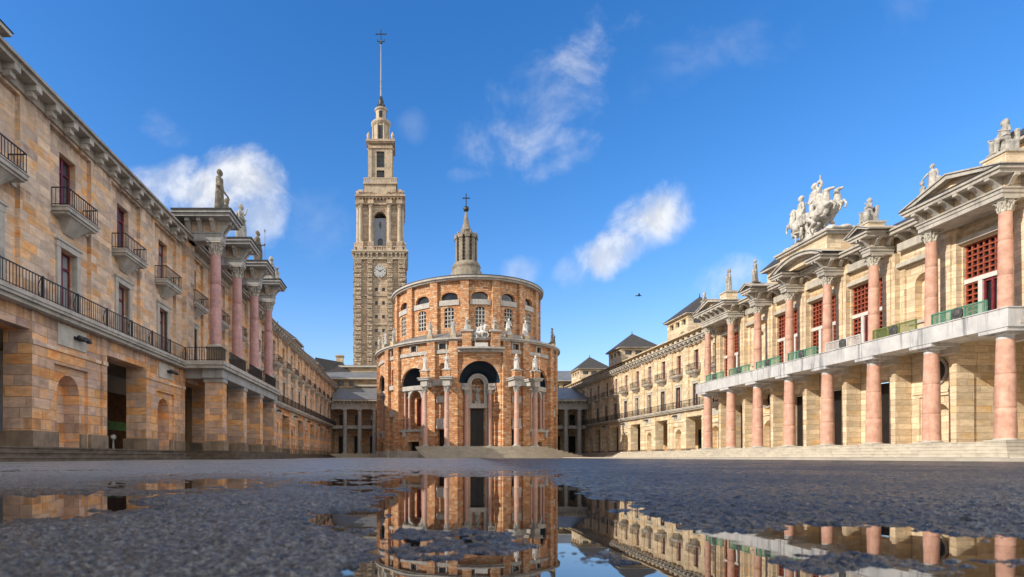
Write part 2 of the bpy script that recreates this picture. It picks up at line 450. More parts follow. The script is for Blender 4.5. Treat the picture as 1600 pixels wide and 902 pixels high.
_pale = _g.mix(1.0, (.34, .36, .38), _g.comb(_stripe, _stripe, _stripe), 'MULTIPLY')
_k = _g.m('MULTIPLY', _side, _g.m('GREATER_THAN', _oi, .25))
_g.l.new(_g.mix(_k, (.03, .045, .065), _pale), _b.inputs['Base Color'])
M['slate'] = stone('roof_slate', (0.045, 0.042, 0.042), (0.085, 0.078, 0.072), 3.5, dirt=0.3, rough=0.6, bump=0.03)
M['zinc'] = stone('zinc_roof', (0.14, 0.145, 0.15), (0.23, 0.235, 0.235), 1.2, dirt=0.35, rough=0.5)
M['dark_roof'] = stone('dark_metal_roof', (0.04, 0.042, 0.046), (0.075, 0.076, 0.078), 1.5, dirt=0.2, rough=0.55)
M['green'] = stone('green_patina', (0.06, 0.22, 0.14), (0.15, 0.36, 0.25), 8.0, dirt=0.35, rough=0.6, dirtcol=(0.04, 0.09, 0.06))
M['olive'] = stone('olive_patina', (0.13, 0.17, 0.045), (0.25, 0.27, 0.09), 8.0, dirt=0.35, rough=0.6, dirtcol=(0.06, 0.07, 0.03))
M['white_panel'] = stone('white_terrazzo', (0.5, 0.49, 0.46), (0.68, 0.66, 0.62), 8.0, dirt=0.3, rough=0.6)
M['medal'] = paint('grey_bronze', (0.085, 0.08, 0.075), 0.5, 0.4)
M['niche_blue'] = stone('dark_blue_mosaic', (0.006, 0.018, 0.036), (0.012, 0.034, 0.06), 2.0, dirt=0.2, rough=0.45, spk=0.3)
M['door_dark'] = paint('black_door', (0.012, 0.010, 0.010), 0.5, 0.4)
M['wood'] = paint('orange_wood', (0.30, 0.12, 0.035), 0.5, 0.35)
M['church_grid'] = paint('red_iron_grid', (0.20, 0.035, 0.03), 0.6, 0.3)
M['dial'] = paint('white_dial', (0.44, 0.445, 0.44), 0.5, 0.08)
M['black'] = paint('black_paint', (0.012, 0.012, 0.014), 0.5, 0.2)
M['bronze'] = paint('dark_bronze', (0.05, 0.055, 0.05), 0.4, 0.3, metal=0.6)
M['interior'] = stone('arcade_plaster', (0.62, 0.42, 0.24), (0.78, 0.54, 0.31), 1.5, dirt=0.2)
M['ceiling'] = stone('arcade_ceiling', (0.52, 0.47, 0.41), (0.66, 0.61, 0.53), 1.5, dirt=0.2)
M['lampglass'] = paint('opal_lamp', (0.8, 0.78, 0.7), 0.3, 0.05)
M['brown_panel'] = paint('dark_brown_panel', (0.16, 0.075, 0.035), .5, .4)
M['green_cloth'] = paint('green_banner', (0.22, 0.46, 0.16), 0.7, 0.2)
M['bird'] = paint('dark_feathers', (0.02, 0.02, 0.022), 0.7, 0.2)

# bump joints on the drums of the big columns come from their own geometry

# ------------------------------------------------------------------ wings
def railing_mb(mb, a, b, z0, h, step=0.13, post=None, bar=0.011):
    """iron railing between two plan points"""
    a = Vector((*a, 0)); b = Vector((*b, 0)); d = b - a; L = d.length; d.normalize(); n = Vector((-d.y, d.x, 0))
    def rod(p, hw, zz0, zz1):
        q = [p - d*hw - n*hw, p + d*hw - n*hw, p + d*hw + n*hw, p - d*hw + n*hw]
        for i in range(4):
            r, s = q[i], q[(i+1) % 4]
            mb.poly([(r.x, r.y, zz0), (s.x, s.y, zz0), (s.x, s.y, zz1), (r.x, r.y, zz1)])
    def rail(zz, hh, hw):
        p, q = a, b
        c = [(p - n*hw, zz), (p + n*hw, zz), (p + n*hw, zz+hh), (p - n*hw, zz+hh)]
        e = [(q - n*hw, zz), (q + n*hw, zz), (q + n*hw, zz+hh), (q - n*hw, zz+hh)]
        for i in range(4):
            j = (i+1) % 4
            mb.poly([(c[i][0].x, c[i][0].y, c[i][1]), (c[j][0].x, c[j][0].y, c[j][1]), (e[j][0].x, e[j][0].y, e[j][1]), (e[i][0].x, e[i][0].y, e[i][1])])
    rail(z0 + h - 0.03, 0.03, 0.02); rail(z0 + 0.06, 0.018, 0.012)
    k = max(1, int(L / step))
    for i in range(k + 1):
        p = a + d * (L * i / k)
        rod(p, bar, z0, z0 + h - 0.03)
    if post:
        k = max(1, int(round(L / post)))
        for i in range(k + 1):
            p = a + d * (L * i / k)
            rod(p, 0.024, z0, z0 + h + 0.03)
            # scrolled stay behind the post
            q = [p + n * (0.05 + 0.10 * math.sin(PI * t)) * 1.0 + Vector((0, 0, z0 + h * t)) for t in (0, .2, .4, .6, .8, 1.0)]
            mb.tube(q, 0.014, 5)

Z_SL0, Z_SL, Z_EAVE = 4.64, 4.97, 11.52

def window_proto(frame, w, h, surround):
    """casement on the plane x=0 facing +x, sill at z=0"""
    mb = MB(); hw = w / 2
    d0, d1 = -0.05, 0.03
    mb.box(d0, d1, -hw, -hw + 0.07, 0, h); mb.box(d0, d1, hw - 0.07, hw, 0, h)
    mb.box(d0, d1, -hw + 0.07, hw - 0.07, h - 0.07, h); mb.box(d0, d1, -hw + 0.07, hw - 0.07, 0, 0.34)
    mb.box(d0, d1 + 0.015, -0.05, 0.05, 0.34, h - 0.07)
    zt = h * 0.74
    mb.box(d0, d1 + 0.008, -hw + 0.07, -0.05, zt, zt + 0.07); mb.box(d0, d1 + 0.008, 0.05, hw - 0.07, zt, zt + 0.07)
    o = bpy.data.objects.new('window', mb.mesh('window', frame)); KIDS[o.name] = []
    g = MB()
    g.box(-0.03, -0.015, -hw + 0.05, hw - 0.05, 0.3, h - 0.05)
    link(o)
    p = g.build('pane', M['glass_clear'], o, local=True)
    if surround:
        s = MB(); sw = 0.2
        s.box(0.1, 0.30, -hw - sw, -hw, 0, h); s.box(0.1, 0.30, hw, hw + sw, 0, h); s.box(0.1, 0.315, -hw - sw - 0.03, hw + sw + 0.03, h, h + 0.2)
        s.box(0.1, 0.36, -hw - sw - 0.08, hw + sw + 0.08, h + 0.2, h + 0.27)
        s.build('surround', surround, o, local=True)
    return o

def balcony_proto(slab_mat, w=1.9):
    """small balcony, wall plane x=0, floor top at z=0"""
    mb = MB(); hw = w / 2; pr = 0.58
    mb.box(0.0, pr, -hw, hw, -0.12, 0.0); mb.box(0.0, pr - 0.06, -hw + 0.06, hw - 0.06, -0.2, -0.12)
    mb.box(0.0, pr + 0.03, -hw - 0.03, hw + 0.03, 0.0, 0.035)
    for s in (-1, 1):   # tapering corbel under the slab
        pass
    a = hw * 0.62; b = hw * 0.30
    top = [(0, -a, -0.2), (pr - 0.12, -a, -0.2), (pr - 0.12, a, -0.2), (0, a, -0.2)]
    bot = [(0, -b, -0.62), (0.06, -b, -0.62), (0.06, b, -0.62), (0, b, -0.62)]
    for i in range(4):
        j = (i + 1) % 4
        mb.poly([bot[i], bot[j], top[j], top[i]])
    mb.poly(bot)
    o = bpy.data.objects.new('balcony', mb.mesh('balcony', slab_mat)); KIDS[o.name] = []
    link(o)
    r = MB()
    e = pr - 0.04
    railing_mb(r, (e, -hw + 0.04), (e, hw - 0.04), 0.036, 0.62, 0.125, bar=.008)
    railing_mb(r, (0.02, -hw + 0.04), (e, -hw + 0.04), 0.036, 0.62, 0.125, bar=.008)
    railing_mb(r, (0.02, hw - 0.04), (e, hw - 0.04), 0.036, 0.62, 0.125, bar=.008)
    r.build('railing', M['iron'], o, local=True)
    return o

def place(proto, parent, loc, rz, used):
    """first call moves the prototype itself, later ones copy it with its children"""
    if not used.get(proto.name):
        used[proto.name] = True; o = proto; o.parent = parent
    else:
        o = copy_tree(proto, parent)
    o.location = Vector(loc) - wpos(parent)
    o.rotation_euler = (0, 0, rz)
    return o

def wing(label, X, sgn, bay, c0, k0, k1, arch_par, s_min, s_max, mw, mp, frame, slab_gap, pav, pav_z, Z_FL, portico_gap=None):
    """an arcaded wing. facade plane x=X looking along sgn; bays at c0+k*bay; arch piers where k%2==arch_par"""
    F = plane_facade(X, sgn)
    root = thing('arcaded_building', label, 'building', (X - sgn * 3, (s_min + s_max) / 2, 0))
    rz = 0 if sgn > 0 else PI
    cs = [(k, c0 + k * bay) for k in range(k0, k1 + 1)]
    inb = lambda s: portico_gap and portico_gap[0] < s < portico_gap[1]
    # upper wall
    up = MB(); holes = []
    ph = 1.22
    for k, c in cs: holes.append((c - ph, c + ph, Z_SL + 0.003, 10.9))
    F.wall(up, s_min, s_max, Z_SL0, 11.2, 0.0, holes, 0.15)
    W1, H1, W2, H2 = 0.96, 2.2, 0.94, 2.05
    ZU = 8.34
    for k, c in cs:
        F.wall(up, c - ph, c + ph, Z_SL, 10.9, -0.15,
               [(c - W1/2, c + W1/2, Z_SL + 0.001, Z_SL + H1), (c - W2/2, c + W2/2, ZU, ZU + H2)], 0.24)
    up.build('upper_wall', mw, root)
    # string course pieces at the upper balconies
    sc = MB()
    for k, c in cs:
        F.box(sc, c - ph, c - 0.99, -0.148, -0.10, ZU - 0.2, ZU - 0.03); F.box(sc, c + 0.99, c + ph, -0.148, -0.10, ZU - 0.2, ZU - 0.03)
    sc.build('string_course', M['grey_stone'], root, split=True)
    # ground floor
    gf = MB(); pl = MB(); st = MB(); bd = MB()
    hp = bay / 2 + 0.27
    holes = []
    for k, c in cs:
        if k % 2 != arch_par:
            holes.append((c - (bay - hp), c + (bay - hp), Z_FL, 4.05, 0.82))
        else:
            holes.append((c - 1.0, c + 1.0, Z_FL, 3.2, 0.12))
    F.wall(gf, s_min, s_max, Z_FL, Z_SL0, 0.0, holes)
    for k, c in cs:
        if k % 2 == arch_par:
            r = 0.66; zs = 2.27
            F.wall(gf, c - 1.0, c + 1.0, Z_FL, 3.2, -0.12, [(c - r, c + r, Z_FL, zs + r)], 0.55)
            F.arch_fill(gf, c, r, zs, zs + r, -0.12, 0.55)
            F.quad(gf, c - r, c + r, -0.67, Z_FL, zs + r)
            for sg in (-1, 1):
                a = c + sg * (hp - 0.34); b = c + sg * hp
                F.box(st, min(a, b), max(a, b) , 0.0, 0.07, 0.95, Z_SL0)
                a = c + sg * 1.0; b = c + sg * (hp + 0.02)
                F.box(pl, min(a, b), max(a, b), 0.0, 0.11, Z_FL, 0.95)
                a = c + sg * r; b = c + sg * 1.0
                F.box(pl, min(a, b) , max(a, b), -0.12, -0.04, Z_FL, 0.95)
                # pier's camera-side return, plinth inside the passage
                a = c + sg * hp
                F.box(pl, a - 0.03 if sg < 0 else a - 0.0, a + 0.03 if sg > 0 else a, -0.95, 0.0, Z_FL, 0.95)
            F.box(bd, c - hp + 0.34, c + hp - 0.34, 0.0, 0.05, 3.62, 3.74)
            F.box(bd, c - hp - 0.01, c - hp + 0.34, 0.0, 0.11, 3.60, 3.75); F.box(bd, c + hp - 0.34, c + hp + 0.01, 0.0, 0.11, 3.60, 3.75)
    gf.build('arcade_wall', mp, root); st.build('pilaster_strip', mp, root, split=True)
    pl.build('plinth', M['plinth'], root, split=True); bd.build('band_course', mw, root, split=True)
    # name panels above the arches
    for k, c in cs:
        if k % 2 == arch_par and not inb(c):
            q = MB(); F.box(q, c - 0.85, c + 0.85, 0.0, 0.045, 3.86, 4.56); q.build('stone_panel', M['trim'], root)
    # arcade interior
    it = MB()
    F.quad(it, s_min, s_max, -4.4, Z_FL, 4.3)
    for k, c in cs:      # doorways and piers on the inner wall
        F.box(it, c - bay/2 - 0.3, c - bay/2 + 0.3, -4.4, -4.05, Z_FL, 4.3)
    F.vquad(it, s_min, -4.4, -0.9, Z_FL, 4.3); F.vquad(it, s_max, -4.4, -0.9, Z_FL, 4.3)
    it.build('arcade_back_wall', M['interior'], root)
    ce = MB(); F.hquad(ce, s_min, s_max, -4.4, -0.02, 4.3); ce.build('arcade_ceiling', M['ceiling'], root)
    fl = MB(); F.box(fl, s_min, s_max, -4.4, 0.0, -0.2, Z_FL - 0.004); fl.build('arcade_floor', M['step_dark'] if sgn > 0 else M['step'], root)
    for k, c in cs:
        if k % 2 != arch_par:
            if sgn > 0 and c < 32: continue
            q = MB(); F.box(q, c - 0.85, c + 0.85, -4.4, -4.34, Z_FL, 3.1)
            q.build('door', M['door_dark'], root)
    # continuous balcony
    sl = MB(); ra = MB()
    pieces = [(s_min, s_max)] if not slab_gap else [(s_min, slab_gap[0]), (slab_gap[1], s_max)]
    for a, b in pieces:
        if b - a < 0.1: continue
        F.box(sl, a, b, 0.002, 0.40, 4.76, Z_SL); F.box(sl, a, b, 0.002, 0.30, Z_SL0, 4.757)
        F.box(sl, a, b, 0.40, 0.44, 4.85, Z_SL)
        railing_mb(ra, (X + sgn * 0.36, a + 0.03), (X + sgn * 0.36, b - 0.03), Z_SL, 0.68, 0.14, post=bay / 2, bar=0.008)
    sb = sl.build('balcony_slab', M['grey_stone'], root); ra.build('railing', M['iron'], sb)
    # windows and small balconies
    used = {}
    lw = window_proto(frame, W1, H1, M['grey_stone'] if sgn > 0 else M['trim'])
    uw = window_proto(frame, W2, H2, None)
    ba = balcony_proto(M['grey_stone'])
    for k, c in cs:
        place(lw, root, F.fn(c, -0.38, Z_SL + 0.002), rz, used)
        place(uw, root, F.fn(c, -0.38, ZU + 0.002), rz, used)
        place(ba, root, F.fn(c, -0.148, ZU), rz, used)
    # cornice with brackets
    co = MB()
    F.box(co, s_min, s_max, -0.4, 0.07, 11.0, 11.3); F.box(co, s_min, s_max, -0.4, 0.44, 11.3, 11.44); F.box(co, s_min, s_max, -0.4, 0.54, 11.44, Z_EAVE)
    co.build('cornice', M['soffit'] if sgn > 0 else M['grey_stone'], root)
    bp = MB()
    bp.box(0, 0.36, -0.13, 0.13, 0.1, 0.28); bp.box(0, 0.22, -0.11, 0.11, -0.06, 0.1)
    bo = bpy.data.objects.new('bracket', bp.mesh('bracket', M['grey_stone'])); link(bo); KIDS[bo.name] = []
    n = 0
    for k, c in cs:
        for q in range(4):
            s = c + (q - 1.5) * bay / 4
            if inb(s) or n >= 100: continue
            place(bo, root, F.fn(s, 0.072, 11.02), rz, used); n += 1
    # roofs: lower slope, attic with windows, main roof
    rf = MB()
    F.hquad(rf, s_min, s_max, 0.54, -1.75, Z_EAVE + 0.003, 12.2)
    zr = 15.0 if sgn < 0 else 13.7
    F.hquad(rf, s_min, s_max, -1.45, -6.0, 12.98, zr); F.hquad(rf, s_min, s_max, -6.0, -12.0, zr, 12.9)
    rf.build('roof', M['slate'], root)
    at = MB(); holes = []
    for k, c in cs:
        for q in (-1, 0, 1): holes.append((c + q * bay / 3 - 0.33, c + q * bay / 3 + 0.33, 12.3, 12.68))
    F.wall(at, s_min, s_max, 11.9, 12.85, -1.7, holes, 0.2)
    F.box(at, s_min, s_max, -2.0, -1.38, 12.85, 12.97)
    F.vquad(at, s_max, -12, -1.7, 0, 12.9)
    F.vquad(at, s_min, -12, -1.7, 0, 12.9)
    at.build('attic_wall', mw, root)
    if sgn < 0:
        gp = MB(); gp.box(-0.01, 0.01, -0.33, 0.33, 0, 0.38)
        go = bpy.data.objects.new('attic_window', gp.mesh('attic_window', M['glass'])); link(go); KIDS[go.name] = []
        for h in holes: place(go, root, F.fn((h[0] + h[1]) / 2, -1.89, 12.3), rz, used)
    else:
        g_ = MB(); F.quad(g_, s_min, s_max, -1.9, 12.25, 12.7); g_.build('attic_glazing', M['glass'], root)
    # roof pavilions, far corner at p
    for p in pav:
        w = MB(); z1 = pav_z
        s0, s1, t0, t1 = p - 5.2, p - 0.3, -2.3, -7.2
        wz0, wz1 = z1 - 0.95, z1 - 0.35
        hs = [(s0 + 0.55 + i * 1.4, s0 + 1.5 + i * 1.4, wz0, wz1) for i in range(3)]
        F.wall(w, s0, s1, 11.9, z1, t0, hs, 0.3)
        G = Facade(lambda s, t, z: (X + sgn * s, s0 - t, z))
        hx = [(t1 + 0.6 + i * 1.4, t1 + 1.55 + i * 1.4, wz0, wz1) for i in range(3)]
        G.wall(w, t1, t0, 11.9, z1, 0.0, hx, 0.3)
        F.vquad(w, s1, t0, t1, 11.9, z1); F.quad(w, s0, s1, t1, 11.9, z1)
        F.box(w, s0 - 0.06, s1 + 0.06, t1 - 0.06, t0 + 0.06, z1 - 0.30, z1 - 0.22)
        po = w.build('roof_pavilion', mw, root)
        for h in hs:
            q = MB(); F.quad(q, h[0], h[1], t0 - 0.28, wz0, wz1); q.build('window', M['glass'], po)
        for h in hx:
            q = MB(); G.quad(q, h[0], h[1], -0.28, wz0, wz1); q.build('window', M['glass'], po)
        e = MB(); F.box(e, s0 - 0.35, s1 + 0.35, t1 - 0.35, t0 + 0.35, z1, z1 + 0.14); e.build('eave', M['grey_stone'], po)
        r_ = MB(); a = [F.fn(s0 - 0.4, t0 + 0.4, z1 + 0.142), F.fn(s1 + 0.4, t0 + 0.4, z1 + 0.142), F.fn(s1 + 0.4, t1 - 0.4, z1 + 0.142), F.fn(s0 - 0.4, t1 - 0.4, z1 + 0.142)]
        top = F.fn((s0 + s1) / 2, (t0 + t1) / 2, z1 + 2.5)
        for i in range(4): r_.poly([a[i], a[(i + 1) % 4], top])
        top = Vector(top); r_.tube([top - Vector((0, 0, .1)), top + Vector((0, 0, .35))], [0.07, 0.03], 6)
        r_.build('roof', M['slate'], po)
    return root, F, cs

LX, RX = -11.5, 27.5
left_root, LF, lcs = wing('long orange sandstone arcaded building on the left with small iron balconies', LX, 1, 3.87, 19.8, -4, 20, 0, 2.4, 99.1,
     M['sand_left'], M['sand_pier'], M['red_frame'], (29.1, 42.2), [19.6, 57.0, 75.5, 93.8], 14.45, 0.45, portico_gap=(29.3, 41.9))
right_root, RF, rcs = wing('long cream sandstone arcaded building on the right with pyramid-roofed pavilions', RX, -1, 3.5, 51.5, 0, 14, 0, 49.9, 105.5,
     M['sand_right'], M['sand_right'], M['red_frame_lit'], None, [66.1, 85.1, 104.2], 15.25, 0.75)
# the wing walls that carry on past the edges of the view, so that their shadow and bounce are there
q = MB(); LF.wall(q, -60, 2.4, 0, 11.2, -0.15); LF.box(q, -60, 2.4, -0.4, 0.54, 11.2, Z_EAVE)
LF.vquad(q, -60, -12, 0, 0, 11.5); q.build('side_wall', M['sand_left'], left_root)
# ------------------------------------------------------------------ column pieces
def capital_mesh(mb, cx, cy, z, r, h, seg=16):
    """leafy capital: bell, two rings of leaves, volutes and abacus"""
    mb.piece()
    mb.lathe(cx, cy, [(r, z), (r * 1.12, z + 0.04 * h), (r * 1.0, z + 0.08 * h), (r * 1.08, z + 0.5 * h), (r * 1.35, z + 0.86 * h)], seg)
    for ring, (z0, z1, o, n, ph) in enumerate(((0.06, 0.45, 0.30, 8, 0.0), (0.30, 0.72, 0.42, 8, PI / 8))):
        for i in range(n):
            a = 2 * PI * i / n + ph; c, s = math.cos(a), math.sin(a)
            p = lambda rr, zz: (cx + rr * c, cy + rr * s, z + zz * h)
            mb.tube([p(r * 1.05, z0), p(r * 1.12, (z0 + z1) / 2), p(r * (1.15 + o * 0.4), z1), p(r * (1.15 + o), z1 - 0.06)], [r * .17, r * .2, r * .15, r * .08], 5)
    for i in range(4):
        a = PI / 4 + i * PI / 2; c, s = math.cos(a), math.sin(a)
        mb.tube([(cx + r * 1.15 * c, cy + r * 1.15 * s, z + .55 * h), (cx + r * 1.6 * c, cy + r * 1.6 * s, z + .88 * h), (cx + r * 1.72 * c, cy + r * 1.72 * s, z + .76 * h)], [r * .12, r * .17, r * .12], 5)
    w = r * 1.45
    mb.box(cx - w, cx + w, cy - w, cy + w, z + 0.88 * h, z + h)

def shaft_prof(r, z0, z1, joints=(), taper=0.84):
    zs = [z0 + (z1 - z0) * i / 12 for i in range(13)]
    for j in joints: zs += [j - 0.02, j - 0.006, j + 0.006, j + 0.02]
    pr = []
    for z in sorted(zs):
        t = (z - z0) / (z1 - z0)
        rr = r * (1 - (1 - taper) * t ** 1.7)
        if any(abs(z - j) < 0.01 for j in joints): rr -= 0.015
        pr.append((rr, z))
    return pr

def column(root, x, y, z0, z1, r, cap_h, mat, capmat, basemat, fancy=True, joints=(), base_h=0.22, sq=True, name='column', taper=0.84):
    mb = MB(); zb = z0 + base_h; zt = z1 - cap_h
    mb.lathe(x, y, shaft_prof(r, zb, zt, joints, taper), 24)
    o = mb.build(name, mat, root)
    b = MB()
    if sq: b.box(x - r * 1.32, x + r * 1.32, y - r * 1.32, y + r * 1.32, z0, z0 + base_h * 0.45)
    b.lathe(x, y, [(r * 1.2, z0 + base_h * 0.4), (r * 1.28, z0 + base_h * 0.55), (r * 1.18, z0 + base_h * 0.7), (r * 1.1, z0 + base_h * 0.78), (r * 1.12, z0 + base_h * 0.92), (r * 1.0, zb + 0.02)], 24)
    b.build('base', basemat, o)
    c = MB()
    if fancy: capital_mesh(c, x, y, zt, r * taper, cap_h)
    else:
        q = r * taper
        c.lathe(x, y, [(q, zt - 0.02), (q * 1.05, zt + cap_h * 0.1), (q * 1.0, zt + cap_h * 0.2), (q * 1.02, zt + cap_h * .45), (q * 1.22, zt + cap_h * 0.66)], 24)
        w = q * 1.28; c.box(x - w, x + w, y - w, y + w, zt + cap_h * 0.66, z1)
    c.build('capital', capmat, o)
    return o

def console(mb, F, s, hw, t0, t1, z0, z1):
    """scrolled bracket: deep at the top, curling in at the bottom"""
    P = [(t0, z0), (t0 + (t1 - t0) * .28, z0), (t0 + (t1 - t0) * .45, z0 + (z1 - z0) * .28), (t0 + (t1 - t0) * .72, z0 + (z1 - z0) * .62), (t1, z0 + (z1 - z0) * .72), (t1, z1), (t0, z1)]
    mb.piece()
    a = s - hw * F.k; b = s + hw * F.k
    mb.poly([F.fn(a, t, z) for t, z in P]); mb.poly([F.fn(b, t, z) for t, z in reversed(P)])
    for i in range(len(P)):
        (ta, za), (tb, zb) = P[i], P[(i + 1) % len(P)]
        mb.poly([F.fn(a, ta, za), F.fn(b, ta, za), F.fn(b, tb, zb), F.fn(a, tb, zb)])

# ------------------------------------------------------------------ left portico
LP = thing('portico', 'grey and orange portico of four mauve columns on square stone pillars, at left', 'portico', (-10.4, 35.6, 0))
lcol = [30.1, 33.93, 37.76, 41.6]
PX = -9.97
for s in lcol:
    q = MB(); q.box(PX - .45, PX + .47, s - .33, s + .33, .95, 4.2)
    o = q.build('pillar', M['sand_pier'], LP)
    b = MB(); b.box(PX - .53, PX + .55, s - .41, s + .41, .45, .95); b.build('base', M['plinth'], o)
    c = MB(); c.box(PX - .5, PX + .52, s - .38, s + .38, 4.0, 4.2); c.build('capital', M['blue_grey'], o)
    q = MB(); q.box(PX - .34, PX + .42, s - .38, s + .38, 5.0, 5.72); q.box(PX - .38, PX + .46, s - .42, s + .42, 5.72, 5.82); q.build('pedestal', M['plinth'], LP)
    column(LP, PX, s, 5.82, 11.3, .305, .66, M['pink_left'], M['grey_stone'], M['grey_stone'], joints=(7.5, 9.1), base_h=.14)
    q = MB(); q.box(-11.5, -9.56, s - .38, s + .38, 11.3, 11.75); q.box(-11.5, -9.52, s - .42, s + .42, 11.68, 11.752); q.build('architrave', M['blue_grey'], LP)
    q = MB(); q.box(-11.5, -9.72, s - .3, s + .3, 11.75, 12.36); q.build('frieze', M['sand_left'], LP)
    G = plane_facade(-9.72, 1)
    cn = MB()
    for k in (-.2, .2): console(cn, G, s + k, .1, 0, .62, 11.76, 12.34)
    for sg in (-1, 1):
        H = Facade(lambda a, t, z, s=s, sg=sg: (a, s + sg * (.3 + t), z))
        for xx in (-9.95, -10.6, -11.2): console(cn, H, xx, .1, 0, .5, 11.76, 12.34)
    cn.build('console', M['grey_stone'], LP, split=True)
    q = MB(); q.box(-11.9, -8.98, s - .95, s + .95, 12.34, 12.5); q.box(-11.9, -8.9, s - 1.03, s + 1.03, 12.5, 12.64); q.build('cornice', M['blue_grey'], LP)
    q = MB(); q.box(-11.9, -8.84, s - 1.08, s + 1.08, 12.642, 12.7); q.build('roof', M['dark_roof'], LP)
    q = MB(); q.box(-11.5, -11.28, s - .55, s + .55, 4.97, 11.3); q.build('pilaster', M['sand_left'], LP)
q = MB(); q.box(-10.45, -9.42, 29.5, 42.0, 4.2, 4.64); 
for s in lcol: q.box(-11.48, -10.45, s - .3, s + .3, 4.2, 4.636)
q.build('beam', M['blue_grey'], LP)
q = MB(); q.box(-11.48, -9.26, 29.1, 42.3, 4.642, 4.8); q.box(-11.48, -9.2, 29.04, 42.36, 4.8, 5.0)
sl = q.build('balcony_slab', M['grey_stone'], LP)
q = MB()
ps = [29.2] + lcol + [42.2]
for a, b in zip(ps, ps[1:]):
    a2 = a + (.42 if a in lcol else 0); b2 = b - (.42 if b in lcol else 0)
    if b2 - a2 > .2: railing_mb(q, (-9.36, a2), (-9.36, b2), 5.0, .7, .12, bar=.012)
railing_mb(q, (-11.1, 29.16), (-9.36, 29.16), 5.0, .7, .12, bar=.012); railing_mb(q, (-11.1, 42.24), (-9.36, 42.24), 5.0, .7, .12, bar=.012)
q.build('railing', M['iron'], sl)
# lanterns hanging between the pillars
for i, s in enumerate((32.0, 35.85)):
    t = thing('hanging_lantern', ('dark iron lantern hanging under the left portico, nearer one', 'dark iron lantern hanging under the left portico, farther one')[i], 'lantern', (-10.3, s, 4.0), group='lanterns under the left portico')
    q = MB(); q.tube([(-10.3, s, 4.62), (-10.3, s, 4.02)], .02, 6); q.build('rod', M['iron'], t)
    q = MB(); q.lathe(-10.3, s, [(.05, 4.05), (.17, 4.0), (.19, 3.9), (.03, 3.98)], 10); q.build('hood', M['iron'], t)
    q = MB(); q.lathe(-10.3, s, [(.13, 3.9), (.14, 3.78), (.10, 3.64), (.03, 3.6)], 10); q.build('globe', M['lampglass'], t)

# ------------------------------------------------------------------ right portico
RP = thing('portico', 'two-storey portico of tall terracotta-pink columns with red lattice windows, at right', 'portico', (26.6, 37.3, 0))
rcol = [25.0 + 3.525 * i for i in range(8)]
CX = 26.0
for s in rcol:
    column(RP, CX, s, .82, 5.5, .365, .26, M['pink_right'], M['marble'], M['trim'], fancy=False, joints=(2.25, 3.72), base_h=.1, taper=.8)
    column(RP, CX, s, 6.5, 11.3, .262, .56, M['pink_right'], M['trim'], M['trim'], joints=(8.0, 9.5), base_h=.08)
q = MB(); q.box(25.4, 27.05, 24.32, 50.5, 5.66, 6.46); q.box(25.36, 27.05, 24.28, 50.54, 6.46, 6.5)
for s in rcol: q.box(25.43, 26.62, s - .62, s + .62, 5.5, 5.662)
q.build('balcony_slab', M['marble'], RP)
q = MB()
q.box(25.9, 31.0, 24.3, 50.4, 5.8, 5.95)
for s in rcol: q.box(26.62, 27.0, s - .45, s + .45, 5.2, 5.8)
q.build('ceiling', M['ceiling'], RP)
for s in rcol[1:]:
    q = MB(); q.box(26.95, 27.82, s - .3, s + .1, .8, 5.8); q.build('pillar', M['sand_right'], RP)
F2 = plane_facade(27.85, -1)
q = MB(); nich = MB(); hs = []
for i in range(1, 7):
    m = (rcol[i] + rcol[i + 1]) / 2
    if i in (1, 5):
        hs += [(m - 1.0, m + 1.0, .8, 3.35, .1), (m - .62, m + .62, 4.0, 5.24, .5)]
    else: hs.append((m - .95, m + .95, .8, 4.55, .6))
F2.wall(q, 28.3, 50.3, .8, 5.9, 0, hs, .4)
dr = MB(); fr = MB()
for i in range(1, 7):
    m = (rcol[i] + rcol[i + 1]) / 2
    if i in (1, 5):
        F2.wall(q, m - 1.0, m + 1.0, .8, 3.35, -.1, [(m - .66, m + .66, .8, 2.95)], .5)
        F2.arch_fill(q, m, .66, 2.29, 2.95, -.1, .5); F2.quad(q, m - .66, m + .66, -.6, .8, 2.95)
        F2.box(q, m - 1.4, m + 1.4, 0, .06, 3.5, 3.62)
        F2.arch_fill(q, m, .62, 4.62, 5.24, 0, .4, rise=.62); F2.arch_fill(q, m, .62, 4.62, 4.0, 0, .4, rise=-.62)
        oc = MB(); F2.arch_band(oc, m, .62, .76, 4.62, 0, .1, 14)
        n = 14
        for j in range(n):
            a = PI + PI * j / n; b = PI + PI * (j + 1) / n
            w = lambda r, x, t: F2.fn(m + r * math.cos(x), t, 4.62 + r * math.sin(x))
            oc.poly([w(.62, a, .1), w(.62, b, .1), w(.76, b, .1), w(.76, a, .1)]); oc.poly([w(.62, a, 0), w(.62, b, 0), w(.62, b, .1), w(.62, a, .1)]); oc.poly([w(.76, a, 0), w(.76, b, 0), w(.76, b, .1), w(.76, a, .1)])
        oc.build('oculus_frame', M['soffit'], RP)
        oc = MB(); F2.quad(oc, m - .7, m + .7, -.36, 3.95, 5.28); oc.build('oculus_pane', M['glass'], RP)
    else:
        d = MB(); F2.box(d, m - .95, m - .03, -.58, -.52, .8, 4.5); F2.box(d, m + .03, m + .95, -.58, -.52, .8, 4.5); F2.box(d, m - .03, m + .03, -.58, -.54, .8, 4.5)
        d.build('door', M['door_dark'], RP)
q.build('loggia_wall', M['sand_right'], RP)
q = MB(); q.box(27.86, 31.5, 28.3, 28.7, .8, 5.8); q.box(31.0, 31.4, 20.0, 28.3, .8, 5.8); q.build('passage_wall', M['sand_right'], RP)
